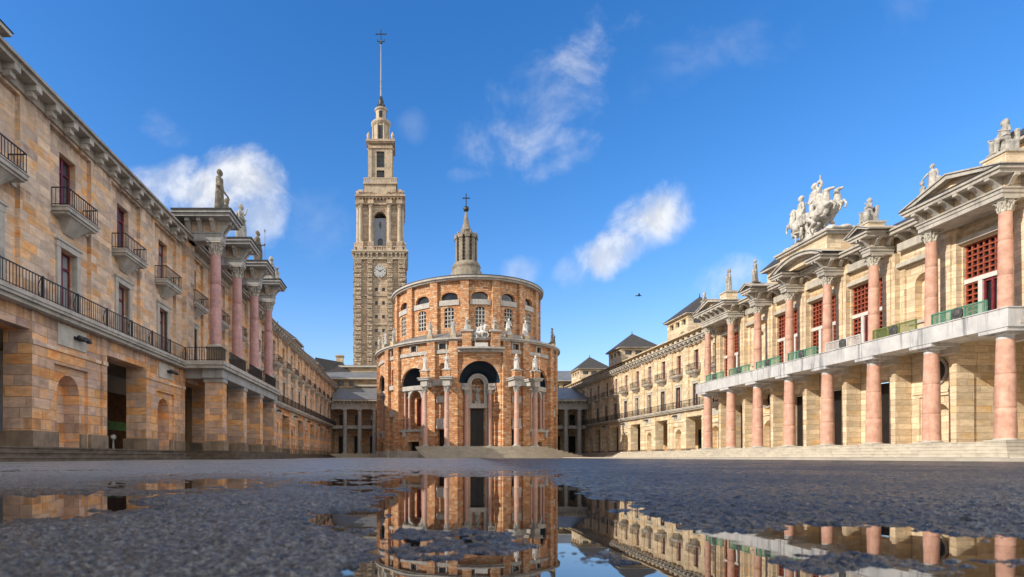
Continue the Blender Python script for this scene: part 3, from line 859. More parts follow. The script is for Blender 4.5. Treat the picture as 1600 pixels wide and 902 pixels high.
# upper wall
F1 = plane_facade(27.1, -1)
q = MB(); hs = []; lat_b = (0, 2, 3, 4, 6)
mids = [(rcol[i] + rcol[i + 1]) / 2 for i in range(7)]
for i, m in enumerate(mids):
    if i in lat_b: hs.append((m - 1.28, m + 1.28, 6.6, 10.4, .25))
    else: hs.append((m - 1.05, m + 1.05, 7.2, 10.35, .12))
F1.wall(q, 22.2, 50.4, 6.5, 12.6, 0, hs)
for i, m in enumerate(mids):
    if i not in lat_b:
        F1.wall(q, m - 1.05, m + 1.05, 7.2, 10.35, -.12, [(m - .55, m + .55, 7.4, 9.85)], .4)
        F1.arch_fill(q, m, .55, 9.3, 9.85, -.12, .4); F1.quad(q, m - .55, m + .55, -.52, 7.4, 9.85)
F1.vquad(q, 50.4, -5, 0, 6.5, 12.6); F1.vquad(q, 22.2, -5, 0, 0, 12.6)
q.build('upper_wall', M['sand_right'], RP)
for i, m in enumerate(mids):
    tr = MB(); F1.box(tr, m - 1.42, m + 1.42, 0.002, .22, 10.48, 10.7)
    tr.build('lintel_band', M['trim'], RP)
    if i not in lat_b:
        tr = MB(); F1.box(tr, m - .75, m + .75, -.11, .1, 7.2, 7.36); tr.build('sill', M['trim'], RP)
for s in rcol:
    q = MB(); F1.box(q, s - .42, s + .42, 0.002, .28, 6.5, 11.3); F1.box(q, s - .2, s + .2, .28, .36, 6.5, 11.3); q.build('pilaster', M['sand_right'], RP)
for i in lat_b:
    m = mids[i]
    q = MB(); t0, t1 = -.2, -.13
    def bars(a, b, z0, z1, n, k):
        for j in range(n + 1):
            s = a + (b - a) * j / n; F1.box(q, s - .035, s + .035, t0, t1, z0, z1)
        for j in range(k + 1):
            z = z0 + (z1 - z0) * j / k; F1.box(q, a, b, t0 + .01, t1 + .012, z - .035, z + .035)
    bars(m - 1.24, m + 1.24, 8.76, 10.36, 9, 6); bars(m - 1.24, m - .62, 6.62, 8.48, 2, 7); bars(m + .62, m + 1.24, 6.62, 8.48, 2, 7)
    lo = q.build('lattice_window', M['lattice'], RP)
    q = MB(); F1.box(q, m - 1.28, m + 1.28, -.24, -.06, 8.52, 8.73); F1.box(q, m - .62, m - .42, -.24, -.07, 6.6, 8.52); F1.box(q, m + .42, m + .62, -.24, -.07, 6.6, 8.52); q.build('stone_frame', M['white'], lo)
    q = MB(); F1.box(q, m - .42, m - .34, -.22, -.14, 6.6, 8.5); F1.box(q, m + .34, m + .42, -.22, -.14, 6.6, 8.5); F1.box(q, m - .05, m + .05, -.22, -.13, 6.6, 8.5); F1.box(q, m - .34, m + .34, -.22, -.142, 8.4, 8.5); q.build('sash', M['red_frame_lit'], lo)
    q = MB(); F1.quad(q, m - 1.28, m + 1.28, -.25, 6.6, 10.4); q.build('pane', M['glass'], lo)
# balustrade panels
pm = ['green', 'olive', 'white_panel', 'green', 'green', 'green', 'green']
def panel_mb(a, b, X, z0, z1):
    f = MB(); G = plane_facade(X, -1)
    G.box(f, a, b, 0, .07, z0, z0 + .06); G.box(f, a, b, 0, .07, z1 - .06, z1)
    L = b - a; mid = (a + b) / 2
    for s in (a + .03, mid - .32, mid + .32, b - .03): G.box(f, s - .03, s + .03, .002, .072, z0 + .06, z1 - .06)
    for (p, r) in ((a + .06, mid - .35), (mid + .35, b - .06)):
        n = int((r - p) / .1); h = z1 - z0 - .12
        for j in range(-5, n + 5):
            for sg in (1, -1):
                x0 = p + j * .1; x1 = x0 + sg * h
                lo, hi = 0.0, 1.0
                for bound in (p, r):
                    pass
                t = [k for k in (0, 1)]
                # clip the slanted bar to the panel
                def at(u): return x0 + (x1 - x0) * u
                us = sorted([0, 1] + [min(max((bd - x0) / (x1 - x0), 0), 1) for bd in (p, r)])
                for u0, u1 in zip(us, us[1:]):
                    if u1 - u0 > .05 and p - 1e-4 <= at((u0 + u1) / 2) <= r + 1e-4:
                        w = .02; zz0 = z0 + .06 + h * u0; zz1 = z0 + .06 + h * u1
                        tt = .03 if sg > 0 else .034
                        f.poly([G.fn(at(u0) - w, tt, zz0), G.fn(at(u0) + w, tt, zz0), G.fn(at(u1) + w, tt, zz1), G.fn(at(u1) - w, tt, zz1)])
    return f
for i in range(7):
    a, b = rcol[i] + .42, rcol[i + 1] - .42
    f = panel_mb(a, b, 25.66, 6.5, 7.08)
    o = f.build('balustrade_panel', M[pm[i]], RP)
    q = MB(); m = (a + b) / 2
    n = 18
    ring = [(25.57, m + .27 * math.cos(2 * PI * j / n), 6.79 + .27 * math.sin(2 * PI * j / n)) for j in range(n)]
    back = [(25.66, y, z) for x, y, z in ring]
    q.poly(ring)
    for j in range(n): q.poly([ring[j], ring[(j + 1) % n], back[(j + 1) % n], back[j]])
    q.ell((25.57, m, 6.79), (.05, .15, .17)); q.build('medallion', M['medal'], o)
q = MB()
for xx in [26.45 + .12 * j for j in range(6)]: q.box(xx, xx + .04, 24.42, 24.48, 6.5, 7.05)
q.box(26.42, 27.1, 24.41, 24.49, 7.0, 7.08); q.build('balustrade_panel', M['olive'], RP)
# entablatures
PF = plane_facade(25.9, -1)     # t measured out of x=25.9
def gable(s0, s1, z, rise, name_parent, t1=.82, t0=-1.0, thick=.2):
    """open triangular pediment between s0 and s1"""
    m = (s0 + s1) / 2; c = MB()
    for (a, b) in ((s0, m), (s1, m)):
        P = [(a, z), (b, z + rise), (b, z + rise - thick), (a + (b - a) * .22, z)]
        for ta, tb in ((t0, t1),):
            f = [PF.fn(s, tb, zz) for s, zz in P]; k = [PF.fn(s, ta, zz) for s, zz in P]
            c.poly(f); c.poly(list(reversed(k)))
            for i in range(4):
                j = (i + 1) % 4; c.poly([f[i], f[j], k[j], k[i]])
        P = [(a, z + .002), (b, z + rise + .002), (b, z + rise + .06), (a, z + .06)]
        f = [PF.fn(s, t1 + .07, zz) for s, zz in P]; k = [PF.fn(s, t0, zz) for s, zz in P]
        c.poly(f); c.poly(list(reversed(k)))
        for i in range(4):
            j = (i + 1) % 4; c.poly([f[i], f[j], k[j], k[i]])
    c.build('pediment', M['grey_stone'], name_parent)
    c = MB(); c.poly([PF.fn(s0 + .3, t1 - .35, z), PF.fn(s1 - .3, t1 - .35, z), PF.fn(m, t1 - .35, z + rise - thick * .6)]); c.build('tympanum', M['sand_right'], name_parent)

def entab(s0, s1, ncons, end_consoles=True):
    a = MB(); PF.box(a, s0 + .22, s1 - .22, -1.0, .32, 11.3, 11.5); PF.box(a, s0 + .18, s1 - .18, -1.0, .36, 11.5, 11.66); PF.box(a, s0 + .14, s1 - .14, -1.0, .42, 11.66, 11.74)
    a.build('architrave', M['grey_stone'], RP)
    a = MB(); PF.box(a, s0 + .24, s1 - .24, -1.0, .2, 11.74, 12.22); a.build('frieze', M['sand_right'], RP)
    c = MB()
    for i in range(ncons):
        s = s0 + .45 + (s1 - s0 - .9) * i / max(1, ncons - 1) if ncons > 1 else (s0 + s1) / 2
        console(c, PF, s, .11, .2, .78, 11.78, 12.2)
    for sg, se in ((-1, s0 + .24), (1, s1 - .24)):
        H = Facade(lambda x, t, z, sg=sg, se=se: (x, se + sg * t, z))
        for xx in (25.85, 26.5): console(c, H, xx, .1, 0, .4, 11.78, 12.2)
    c.build('console', M['grey_stone'], RP, split=True)
    a = MB(); PF.box(a, s0 - .12, s1 + .12, -1.2, .80, 12.2, 12.36); PF.box(a, s0 - .2, s1 + .2, -1.2, .88, 12.36, 12.48); a.build('cornice', M['grey_stone'], RP)
    a = MB(); PF.box(a, s0 - .24, s1 + .24, -1.2, .92, 12.482, 12.52); a.build('flashing', M['dark_roof'], RP)
entab(rcol[0] - .5, rcol[1] + .5, 6); gable(rcol[0] - .74, rcol[1] + .74, 12.52, .72, RP)
entab(rcol[6] - .5, rcol[7] + .5, 6); gable(rcol[6] - .74, rcol[7] + .74, 12.52, .72, RP)
for i in (2, 5):
    entab(rcol[i] - .5, rcol[i] + .5, 2); gable(rcol[i] - .95, rcol[i] + .95, 12.52, .45, RP, thick=.14)
for i in (3, 4): entab(rcol[i] - .5, rcol[i] + .5, 2)
# recessed entablature between the projecting blocks
R1 = plane_facade(27.1, -1)
for a, b in ((rcol[1] + .6, rcol[2] - .6), (rcol[2] + .6, rcol[3] - .6), (rcol[3] + .6, rcol[4] - .6), (rcol[4] + .6, rcol[5] - .6), (rcol[5] + .6, rcol[6] - .6)):
    q = MB(); R1.box(q, a, b, 0.002, .32, 11.32, 11.74); R1.box(q, a, b, .002, .85, 12.18, 12.36); R1.box(q, a, b, .002, .95, 12.36, 12.46)
    n = 3
    for j in range(n):
        console(q, R1, a + (b - a) * (j + .5) / n, .12, .002, .7, 11.78, 12.178)
    q.build('recessed_entablature', M['grey_stone'], RP)
# segmental arch and attic block in the middle
q = MB(); m = mids[3]; hw = 2.55; rise = .72; n = 20
rad = (hw * hw + rise * rise) / (2 * rise); zc = 12.52 + rise - rad; am = math.asin(hw / rad)
def seg_ring(r0, r1, t0, t1):
    for i in range(n):
        a = -am + 2 * am * i / n; b = -am + 2 * am * (i + 1) / n
        w = lambda r, x, t: PF.fn(m + r * math.sin(x), t, zc + r * math.cos(x))
        q.poly([w(r0, a, t1), w(r0, b, t1), w(r1, b, t1), w(r1, a, t1)]); q.poly([w(r0, a, t0), w(r0, b, t0), w(r0, b, t1), w(r0, a, t1)]); q.poly([w(r1, a, t0), w(r1, b, t0), w(r1, b, t1), w(r1, a, t1)])
seg_ring(rad - .2, rad, -1.1, .72); seg_ring(rad, rad + .07, -1.1, .82)
q.build('arched_pediment', M['grey_stone'], RP)
q = MB(); P = [PF.fn(m + (rad - .2) * math.sin(-am + 2 * am * i / n), -.9, zc + (rad - .2) * math.cos(-am + 2 * am * i / n)) for i in range(n + 1)]
q.poly(P + [PF.fn(m + hw, -.9, 11.3), PF.fn(m - hw, -.9, 11.3)]); q.build('tympanum', M['sand_right'], RP)
q = MB(); PF.box(q, m - 2.2, m + 2.2, -2.6, .25, 12.55, 13.72); q.build('attic_block', M['sand_right'], RP)
q = MB(); PF.box(q, m - 2.4, m + 2.4, -2.8, .42, 13.72, 13.86); PF.box(q, m - 2.5, m + 2.5, -2.9, .52, 13.86, 13.98); q.build('attic_cornice', M['grey_stone'], RP)
q = MB(); R1.hquad(q, 22.2, 50.4, .0, -4.5, 12.62, 15.2); R1.vquad(q, 22.2, 0, -4.5, 12.6, 12.6); R1.hquad(q, 22.2, 50.4, -4.5, -9, 15.2, 12.6); q.build('roof', M['slate'], RP)
# attic towers behind the portico roof
for nm, p in (('', 47.4), ('', 28.2)):
    q = MB(); q.box(29.5, 33.5, p - 5.0, p - .3, 12.4, 15.2); o = q.build('roof_pavilion', M['sand_right'], RP)
    q = MB(); q.box(29.15, 33.9, p - 5.4, p + .05, 15.2, 15.36); q.build('eave', M['grey_stone'], o)
    q = MB()
    a = [(29.1, p - 5.4, 15.362), (33.9, p - 5.4, 15.362), (33.9, p + .05, 15.362), (29.1, p + .05, 15.362)]
    for i in range(4): q.poly([a[i], a[(i + 1) % 4], (31.5, p - 2.7, 17.9)])
    q.build('roof', M['slate'], o)
    q = MB(); 
    for j in range(3): q.box(29.47, 29.49, p - 4.5 + j * 1.4, p - 3.6 + j * 1.4, 14.3, 14.9)
    q.build('window', M['glass'], o, split=True)
# ------------------------------------------------------------------ church
CH = thing('round_church', 'round domed church of orange rubble stone with arched portal in the middle', 'church', (CHX, CHY, 0))
LR, UR = 12.0, 9.7
CF = round_facade(CHX, CHY, LR, 3.0); UF = round_facade(CHX, CHY, UR, 3.0)
k = CF.k; AX = 2.0
def cpt(phi, r, z=0): return Vector((CHX + r * math.sin(R(phi)), CHY - r * math.cos(R(phi)), z))
portal_r, side_r = 2.5, 2.1
sides = [AX - 40, AX + 40, AX - 77, AX + 77]
w = MB(); holes = [(AX - k * portal_r, AX + k * portal_r, 1.36, 9.0 + portal_r, .25)]
for s in sides: holes.append((s - k * side_r, s + k * side_r, 3.5, 8.9 + side_r, .25))
low = []
for s in sides: low.append((s - k * .95, s + k * .75, .5, 2.0, .8))
slots = [AX - 21.5, AX + 21.5, AX - 58, AX + 58]
for s in slots: low.append((s - k * .4, s + k * .4, 9.2, 11.35, .45))
sq = [AX - 21.5, AX + 21.5, AX - 40, AX + 40, AX - 58, AX + 58]
for s in sq: low.append((s - k * .42, s + k * .42, 13.0, 13.62, .3))
for s in (AX - 21.5, AX + 21.5): low.append((s - k * .55, s + k * .55, 1.4, 3.4, .7))
CF.wall(w, -180, 180, 0, 14.0, 0, holes + low)
CF.arch_fill(w, AX, portal_r, 9.0, 9.0 + portal_r, 0, .25, n=24)
for s in sides: CF.arch_fill(w, s, side_r, 8.9, 8.9 + side_r, 0, .25, n=20)
for s in slots: CF.arch_fill(w, s, .4, 10.95, 11.35, 0, .45, n=8); CF.quad(w, s - k * .4, s + k * .4, -.45, 9.2, 11.35)
w.build('lower_drum', M['rubble'], CH)
for s in sides:
    dk = MB(); CF.quad(dk, s - k * .95, s + k * .75, -.75, .5, 2.0); dk.build('dark_opening', M['door_dark'], CH)
for s in (AX - 21.5, AX + 21.5):
    dk = MB(); CF.quad(dk, s - k * .55, s + k * .55, -.65, 1.4, 3.4); dk.build('dark_opening', M['door_dark'], CH)
for s in sq:
    g_ = MB(); CF.quad(g_, s - k * .42, s + k * .42, -.25, 13.0, 13.62); o = g_.build('window', M['glass'], CH)
    g_ = MB(); CF.box(g_, s - k * .58, s - k * .42, .002, .08, 12.95, 13.66); CF.box(g_, s + k * .42, s + k * .58, .002, .08, 12.95, 13.66); CF.box(g_, s - k * .58, s + k * .58, .002, .09, 13.66, 13.8); g_.build('frame', M['church_trim'], o)
# conches
def conch(s0, r, zs, z0, name, depth=1.0):
    F = CF; n = 18; mm = 10
    dome = MB(); rows = []
    for j in range(mm + 1):
        b = PI / 2 * j / mm
        rows.append([F.fn(s0 + F.k * r * math.cos(PI * i / n) * math.cos(b), -.23 - r * math.sin(b) * depth, zs + r * math.sin(PI * i / n) * math.cos(b)) for i in range(n + 1)])
    dome.grid(rows); dome.build(name, M['niche_blue'], CH)
    wl = MB(); rows = [[F.fn(s0 + F.k * r * math.cos(PI * i / n), -.23 - r * math.sin(PI * i / n) * depth, z) for i in range(n + 1)] for z in (z0, zs)]
    wl.grid(rows); wl.build('niche_wall', M['rubble'], CH)
    en = MB()
    for (ra, za, zb) in ((r * .90, zs - .75, zs - .3), (r * .84, zs - .3, zs)):
        P = [[F.fn(s0 + F.k * rr * math.cos(PI * i / n), -.9 - rr * math.sin(PI * i / n) * depth, z) for i in range(n + 1)] for rr, z in ((r, za), (ra, za), (ra, zb), (r, zb))]
        en.grid(P, smooth=False)
    en.build('entablature', M['church_trim'], CH)
conch(AX, portal_r, 9.0, 1.36, 'portal_conch', .92)
for s in sides: conch(s, side_r, 8.9, 3.5, 'side_conch', .95)
# arch mouldings
for s, r, zs in [(AX, portal_r, 9.0)] + [(s, side_r, 8.9) for s in sides]:
    q = MB(); CF.arch_band(q, s, r, r + .42, zs, 0, .07, 22); q.build('arch_ring', M['rubble'], CH)
# portal: door, lintel, aedicule
PT = lambda x, t, z: CF.fn(AX + k * x, t, z)
PF2 = Facade(lambda s, t, z: tuple(cpt(AX, LR + t, z) + Vector((math.cos(R(AX)), math.sin(R(AX)), 0)) * s))
q = MB()
PF2.wall(q, -1.3, 1.3, 1.36, 8.2, -2.1, [(-.95, .95, 1.36, 6.05), (-.75, .75, 6.6, 8.2)], .35)
PF2.box(q, -1.3, 1.3, -2.45, -2.1, 8.2, 9.0) if False else None
PF2.quad(q, -.75, .75, -2.45, 6.6, 9.4)
for i in range(14):
    a, b = PI * i / 14, PI * (i + 1) / 14
    q.poly([PF2.fn(.78 * math.cos(a), -2.45, 8.95 + .78 * math.sin(a)), PF2.fn(.78 * math.cos(b), -2.45, 8.95 + .78 * math.sin(b)), PF2.fn(0, -2.45, 8.95)])
q.build('portal_wall', M['rubble'], CH)
q = MB(); PF2.arch_band(q, 0, .75, 1.2, 8.95, -2.5, -1.85, 16); PF2.arch_band(q, 0, 1.0, 1.28, 8.95, -1.85, -1.72, 16); PF2.box(q, -1.15, -.75, -2.1, -1.85, 6.6, 8.95); PF2.box(q, .75, 1.15, -2.1, -1.85, 6.6, 8.95); q.build('aedicule', M['church_trim'], CH)
for sx in (-1, 1):
    q = MB(); a, b = sorted((1.16 * sx, 2.42 * sx)); PF2.box(q, a, b, -2.3, -1.25, 8.25, 8.62); PF2.box(q, a, b, -2.3, -1.15, 8.62, 8.98); q.build('portal_entablature', M['church_trim'], CH)
q = MB(); PF2.box(q, -1.25, 1.25, -2.1, -1.72, 6.05, 6.6); PF2.box(q, -1.12, -.95, -2.1, -1.9, 1.36, 6.05); PF2.box(q, .95, 1.12, -2.1, -1.9, 1.36, 6.05); q.build('door_surround', M['church_trim'], CH)
q = MB(); PF2.box(q, -.95, -.015, -2.43, -2.36, 1.36, 6.04); PF2.box(q, .015, .95, -2.43, -2.36, 1.36, 6.04)
for sx in (-.48, .48):
    for z in (1.9, 2.9, 3.9, 4.9): PF2.box(q, sx - .32, sx + .32, -2.36, -2.335, z, z + .8)
do = q.build('door', M['door_dark'], CH)
q = MB(); p = Vector(PF2.fn(.12, -2.3, 3.3)); q.ell(p, (.05, .05, .05)); q.build('handle', M['bronze'], do)
for x in (-1.42, 1.42):
    p = Vector(PF2.fn(x, -1.62, 0)); column(CH, p.x, p.y, 1.36, 8.25, .30, .6, M['pink_church'], M['church_trim'], M['church_trim'], base_h=.2)
# side screens: two columns with a little arch, red grid behind
for s in sides:
    q = MB(); CF.box(q, s - k * side_r * .98, s + k * side_r * .98, -.75, -.12, 8.3, 8.85)
    CF.arch_band(q, s, .92, 1.2, 7.35, -.6, -.25, 14)
    q.build('screen_beam', M['church_trim'], CH)
    for x in (-1.08, 1.08, -1.85, 1.85):
        p = Vector(CF.fn(s + k * x, -.42, 0)); column(CH, p.x, p.y, 3.5, 8.3, .17, .4, M['pink_church'], M['church_trim'], M['church_trim'], base_h=.14)
    q = MB(); CF.wall(q, s - k * 1.5, s + k * 1.5, 3.5, 8.3, -1.5, [(s - k * .8, s + k * .8, 3.95, 7.35)], .25); q.build('screen_wall', M['rubble'], CH)
    q = MB()
    for i in range(7):
        a = s - k * .8 + k * 1.6 * i / 6; CF.box(q, a - k * .03, a + k * .03, -1.6, -1.56, 3.95, 7.35)
    for i in range(14):
        z = 3.97 + 3.36 * i / 13; CF.box(q, s - k * .8, s + k * .8, -1.6, -1.55, z - .03, z + .03)
    o = q.build('window_grid', M['church_grid'], CH)
    q = MB(); CF.quad(q, s - k * .8, s + k * .8, -1.66, 3.95, 7.35); q.build('pane', M['church_grid'], o)
    q = MB(); CF.box(q, s - k * 2.3, s + k * 2.3, 0.002, .22, 3.2, 3.5); CF.box(q, s - k * 1.6, s - k * 1.2, .002, .3, 2.6, 3.2); CF.box(q, s + k * 1.2, s + k * 1.6, .002, .3, 2.6, 3.2); q.build('sill', M['church_trim'], CH)
# wall pilasters
for ph in (-15, 15, -27.8, 27.8, -53, 53, -63.5, 63.5, -90, 90, -100, 100):
    s = AX + ph; q = MB(); CF.box(q, s - k * .5, s + k * .5, .002, .4, 0.9, 13.85); q.build('pilaster', M['rubble'], CH)
    q = MB(); CF.box(q, s - k * .56, s + k * .56, .002, .5, 0, .9); q.build('plinth', M['grey_stone'], CH)
# bands and blocks of pale stone
q = MB()
for a, b in ((-25.3, -17.5), (17.5, 25.3), (-51, -30), (30, 51), (-61.5, -55), (55, 61.5), (-88, -66), (66, 88)):
    CF.box(q, AX + a, AX + b, .002, .16, 12.45, 12.88)
q.build('stone_band', M['church_trim'], CH, split=True)
q = MB()
for s in (AX - 21.5, AX + 21.5):
    CF.box(q, s - k * .7, s + k * .7, .002, .3, 3.5, 3.9); CF.box(q, s - k * .6, s + k * .6, .002, .3, 3.9, 4.7); CF.box(q, s - k * .65, s + k * .65, .002, .28, 6.6, 7.4)
for s in (AX - 58, AX + 58):
    CF.box(q, s - k * .55, s + k * .55, .002, .3, 8.6, 9.15); CF.box(q, s - k * .55, s + k * .55, .002, .3, 5.2, 6.1)
q.build('stone_block', M['church_trim'], CH, split=True)
# low granite base course
q = MB(); CF.box(q, AX - 100, AX - 26, .002, .3, 0, .85); CF.box(q, AX + 26, AX + 100, .002, .3, 0, .85); q.build('base_course', M['grey_stone'], CH)
# four free columns
fc = [AX - 28.5, AX - 17.3, AX + 17.3, AX + 28.5]
for s in fc:
    p = cpt(s, LR + 1.7)
    column(CH, p.x, p.y, 1.36, 8.4, .30, .72, M['pink_church'], M['church_trim'], M['church_trim'], base_h=.24, joints=(3.5, 5.6))
    q = MB(); CF.box(q, s - k * .36, s + k * .36, .4, 2.08, 8.4, 9.1); q.build('entablature_block', M['church_trim'], CH)
    q = MB(); CF.box(q, s - k * .55, s + k * .55, .4, 2.28, 9.1, 9.28); CF.box(q, s - k * .62, s + k * .62, .4, 2.36, 9.28, 9.42); q.build('entablature_cornice', M['church_trim'], CH)
    q = MB(); CF.box(q, s - k * .38, s + k * .38, 1.32, 2.1, 9.42, 10.15); q.build('statue_pedestal', M['rubble'], CH)
    q = MB(); CF.box(q, s - k * .45, s + k * .45, 1.25, 2.17, 10.15, 10.3); q.build('pedestal_cap', M['church_trim'], CH)
q = MB()
for a, b in ((AX - 28.5, AX - 17.3), (AX + 17.3, AX + 28.5)): CF.box(q, a, b, .0, .55, 8.6, 9.25)
q.build('entablature_link', M['church_trim'], CH, split=True)
# cornice, ledge over the portal
q = MB(); CF.box(q, -180, 180, -.3, .45, 13.85, 14.0); CF.box(q, -180, 180, -.3, .62, 14.0, 14.2); q.build('cornice', M['church_trim'], CH)
q = MB(); CF.box(q, AX - 12.4, AX + 12.4, .002, .5, 12.5, 12.8); CF.box(q, AX - 12.6, AX + 12.6, .002, 1.0, 12.8, 13.0); q.build('portal_ledge', M['church_trim'], CH)
for s in (AX - 7.6, AX + 7.6):
    q = MB(); CF.box(q, s - k * .5, s + k * .5, .1, .98, 13.0, 14.75); q.build('statue_pedestal', M['rubble'], CH)
    q = MB(); CF.box(q, s - k * .68, s + k * .68, .0, 1.1, 14.75, 14.95); q.build('pedestal_cap', M['church_trim'], CH)
q = MB(); q.lathe(CHX, CHY, [(LR + .45, 14.21), (LR - .2, 14.5), (UR + .3, 15.3)], 96, caps=False); q.build('skirt_roof', M['zinc'], CH)
# raised shield with a dome shape behind the rider
p = cpt(AX, LR + .25, 14.7); q = MB(); q.ell(p + Vector((0, .1, .1)), (.85, .35, .7)); q.box(p.x - .8, p.x + .8, p.y - .2, p.y + .35, 13.9, 14.7); q.build('shield', M['church_trim'], CH)
# upper drum
k2 = UF.k; OFF = -7.0
w = MB(); holes = []; ctr = [OFF + 11.25 + 22.5 * i for i in range(-8, 8)]
for s in ctr:
    holes += [(s - k2 * 1.05, s + k2 * 1.05, 19.35, 20.35, .4), (s - k2 * .62, s + k2 * .62, 16.0, 18.5, .35)]
UF.wall(w, OFF - 180, OFF + 180, 14.9, 21.75, 0, holes)
for s in ctr:
    UF.arch_fill(w, s, 1.05, 19.75, 20.35, 0, .4, n=12, rise=.6)
    UF.arch_fill(w, s, .62, 18.2, 18.5, 0, .35, n=8, rise=.3)
w.build('upper_drum', M['rubble'], CH)
for s in ctr:
    if abs(s) > 105: continue
    q = MB(); UF.quad(q, s - k2 * 1.05, s + k2 * 1.05, -.35, 19.3, 20.4); o = q.build('lunette_window', M['glass'], CH)
    q = MB(); UF.box(q, s - k2 * 1.25, s + k2 * 1.25, .002, .16, 18.72, 19.36); q.build('parapet_panel', M['church_trim'], CH)
    q = MB()
    for i in range(4):
        a = s - k2 * .62 + k2 * 1.24 * i / 3; UF.box(q, a - k2 * .055, a + k2 * .055, -.2, -.08, 16.0, 18.5)
    for i in range(6):
        z = 16.0 + 2.5 * i / 5; UF.box(q, s - k2 * .62, s + k2 * .62, -.19, -.075, z - .05, z + .05)
    o = q.build('grid_window', M['church_trim'], CH)
    q = MB(); UF.quad(q, s - k2 * .62, s + k2 * .62, -.3, 16.0, 18.5); q.build('pane', M['glass'], o)
for i in range(16):
    s = OFF + 22.5 * i; q = MB(); UF.box(q, s - k2 * .48, s + k2 * .48, .002, .38, 14.9, 21.7); q.build('pilaster', M['rubble'], CH)
q = MB(); UF.box(q, -180, 180, -.4, .5, 21.7, 21.9); UF.box(q, -180, 180, -.4, .72, 21.9, 22.14); q.build('upper_cornice', M['church_trim'], CH)
q = MB(); UF.box(q, -180, 180, .2, .76, 22.142, 22.22); q.build('gutter', M['dark_roof'], CH)
q = MB(); q.lathe(CHX, CHY, [(UR + .7, 22.2), (7.5, 22.9), (5.0, 23.9), (2.2, 24.9)], 64, caps=False); q.build('dome_roof', M['zinc'], CH)
# lantern
q = MB(); q.lathe(CHX, CHY, [(2.15, 24.7), (2.15, 25.6), (1.95, 25.75), (1.95, 26.2), (2.05, 26.3), (1.75, 26.9), (1.55, 27.0)], 32); q.build('lantern_base', M['lantern_stone'], CH)
q = MB(); q.lathe(CHX, CHY, [(1.12, 26.9), (1.12, 30.6)], 24, smooth=True); q.build('lantern_glazing', M['glass'], CH)
LF2 = round_facade(CHX, CHY, 1.15, 8)
la = MB()
for i in range(10):
    s = 36 * i; LF2.box(la, s - LF2.k * .2, s + LF2.k * .2, -.05, .38, 27.0, 30.2); LF2.box(la, s - LF2.k * .26, s + LF2.k * .26, -.05, .5, 30.2, 30.75)
for i in range(10):
    s = 36 * i + 18
    for j in range(6): LF2.box(la, s - LF2.k * .2, s + LF2.k * .2, .0, .12, 27.4 + j * .5, 27.52 + j * .5)
    LF2.box(la, s - LF2.k * .04, s + LF2.k * .04, .0, .11, 27.0, 30.2)
la.build('lantern_pier', M['lantern_stone'], CH)
q = MB(); q.lathe(CHX, CHY, [(1.55, 30.5), (1.62, 30.7), (1.2, 30.75), (.72, 30.8), (.72, 31.4), (.82, 31.45), (.7, 31.7), (.6, 31.8)], 24)
for i in range(10): 
    a = 2 * PI * i / 10; q.ell((CHX + 1.5 * math.cos(a), CHY + 1.5 * math.sin(a), 30.9), (.13, .13, .2), 8, 6)
q.build('lantern_cornice', M['lantern_stone'], CH)
q = MB(); q.lathe(CHX, CHY, [(.62, 31.7), (.45, 32.4), (.28, 33.3), (.13, 34.2)], 12, smooth=False); q.build('spire', M['lantern_stone'], CH)
q = MB(); q.ell((CHX, CHY, 34.55), (.4, .4, .42), 16, 12); q.build('ball', M['bronze'], CH)
q = MB(); q.box(CHX - .06, CHX + .06, CHY - .05, CHY + .05, 34.9, 36.7); q.box(CHX - .52, CHX + .52, CHY - .052, CHY + .052, 36.0, 36.13); q.build('cross', M['iron'], CH)

# ------------------------------------------------------------------ bell tower
TX, TY = -5.58, 126.5
TW = thing('bell_tower', 'tall slender stone bell tower with a white clock and needle spire', 'tower', (TX, TY, 0))
def tface(i, half):
    a = i * PI / 2; c, s = math.cos(a), math.sin(a)
    return Facade(lambda u, t, z: (TX + c * u + s * (half + t), TY + s * u - c * (half + t), z))
def tbox(mb, h, z0, z1): mb.box(TX - h, TX + h, TY - h, TY + h, z0, z1)
q = MB()
for i in range(4):
    F = tface(i, 5.0); hs = []
    for z in (20.6, 23.6, 26.4, 29.3, 32.2, 35.1):
        hs += [(-1.05, -.45, z, z + .75), (.45, 1.05, z, z + .75)]
    F.wall(q, -5, 5, 0, 42.5, 0, hs, .3)
q.build('shaft', M['tower_stone'], TW)
for i in range(4):
    F = tface(i, 5.0)
    for z in (20.6, 23.6, 26.4, 29.3, 32.2, 35.1):
        for u in (-1.05, .45):
            q = MB(); F.quad(q, u, u + .6, -.26, z, z + .75); q.build('window', M['glass'], TW)
for i in range(4):
    F = tface(i, 5.0)
    for u, hw in ((-4.62, .78), (-2.12, .6), (2.12, .6), (4.62, .78)):
        q = MB(); F.box(q, u - hw, u + hw, .002, .42, 19.0, 41.7)
        for j in range(24):      # rough-hewn blocks standing proud
            z = 19.3 + j * .93
            e = .1 + .13 * ((j * 7 + int(u * 10)) % 3) / 2
            F.box(q, u - hw * .86, u + hw * .86, .42, .42 + e, z, z + .62)
        q.build('pilaster', M['tower_rust'], TW)
    for z in (34.0, 27.9, 22.0):
        q = MB(); F.box(q, -5, 5, .002, .2, z, z + .35); q.build('string_course', M['tower_stone'], TW)
q = MB(); tbox(q, 5.75, 18.3, 19.3); tbox(q, 6.0, 14, 18.3); q.build('base', M['tower_stone'], TW)
q = MB(); tbox(q, 5.5, 41.7, 42.2); tbox(q, 5.75, 42.9, 43.15); tbox(q, 5.95, 43.15, 43.5)
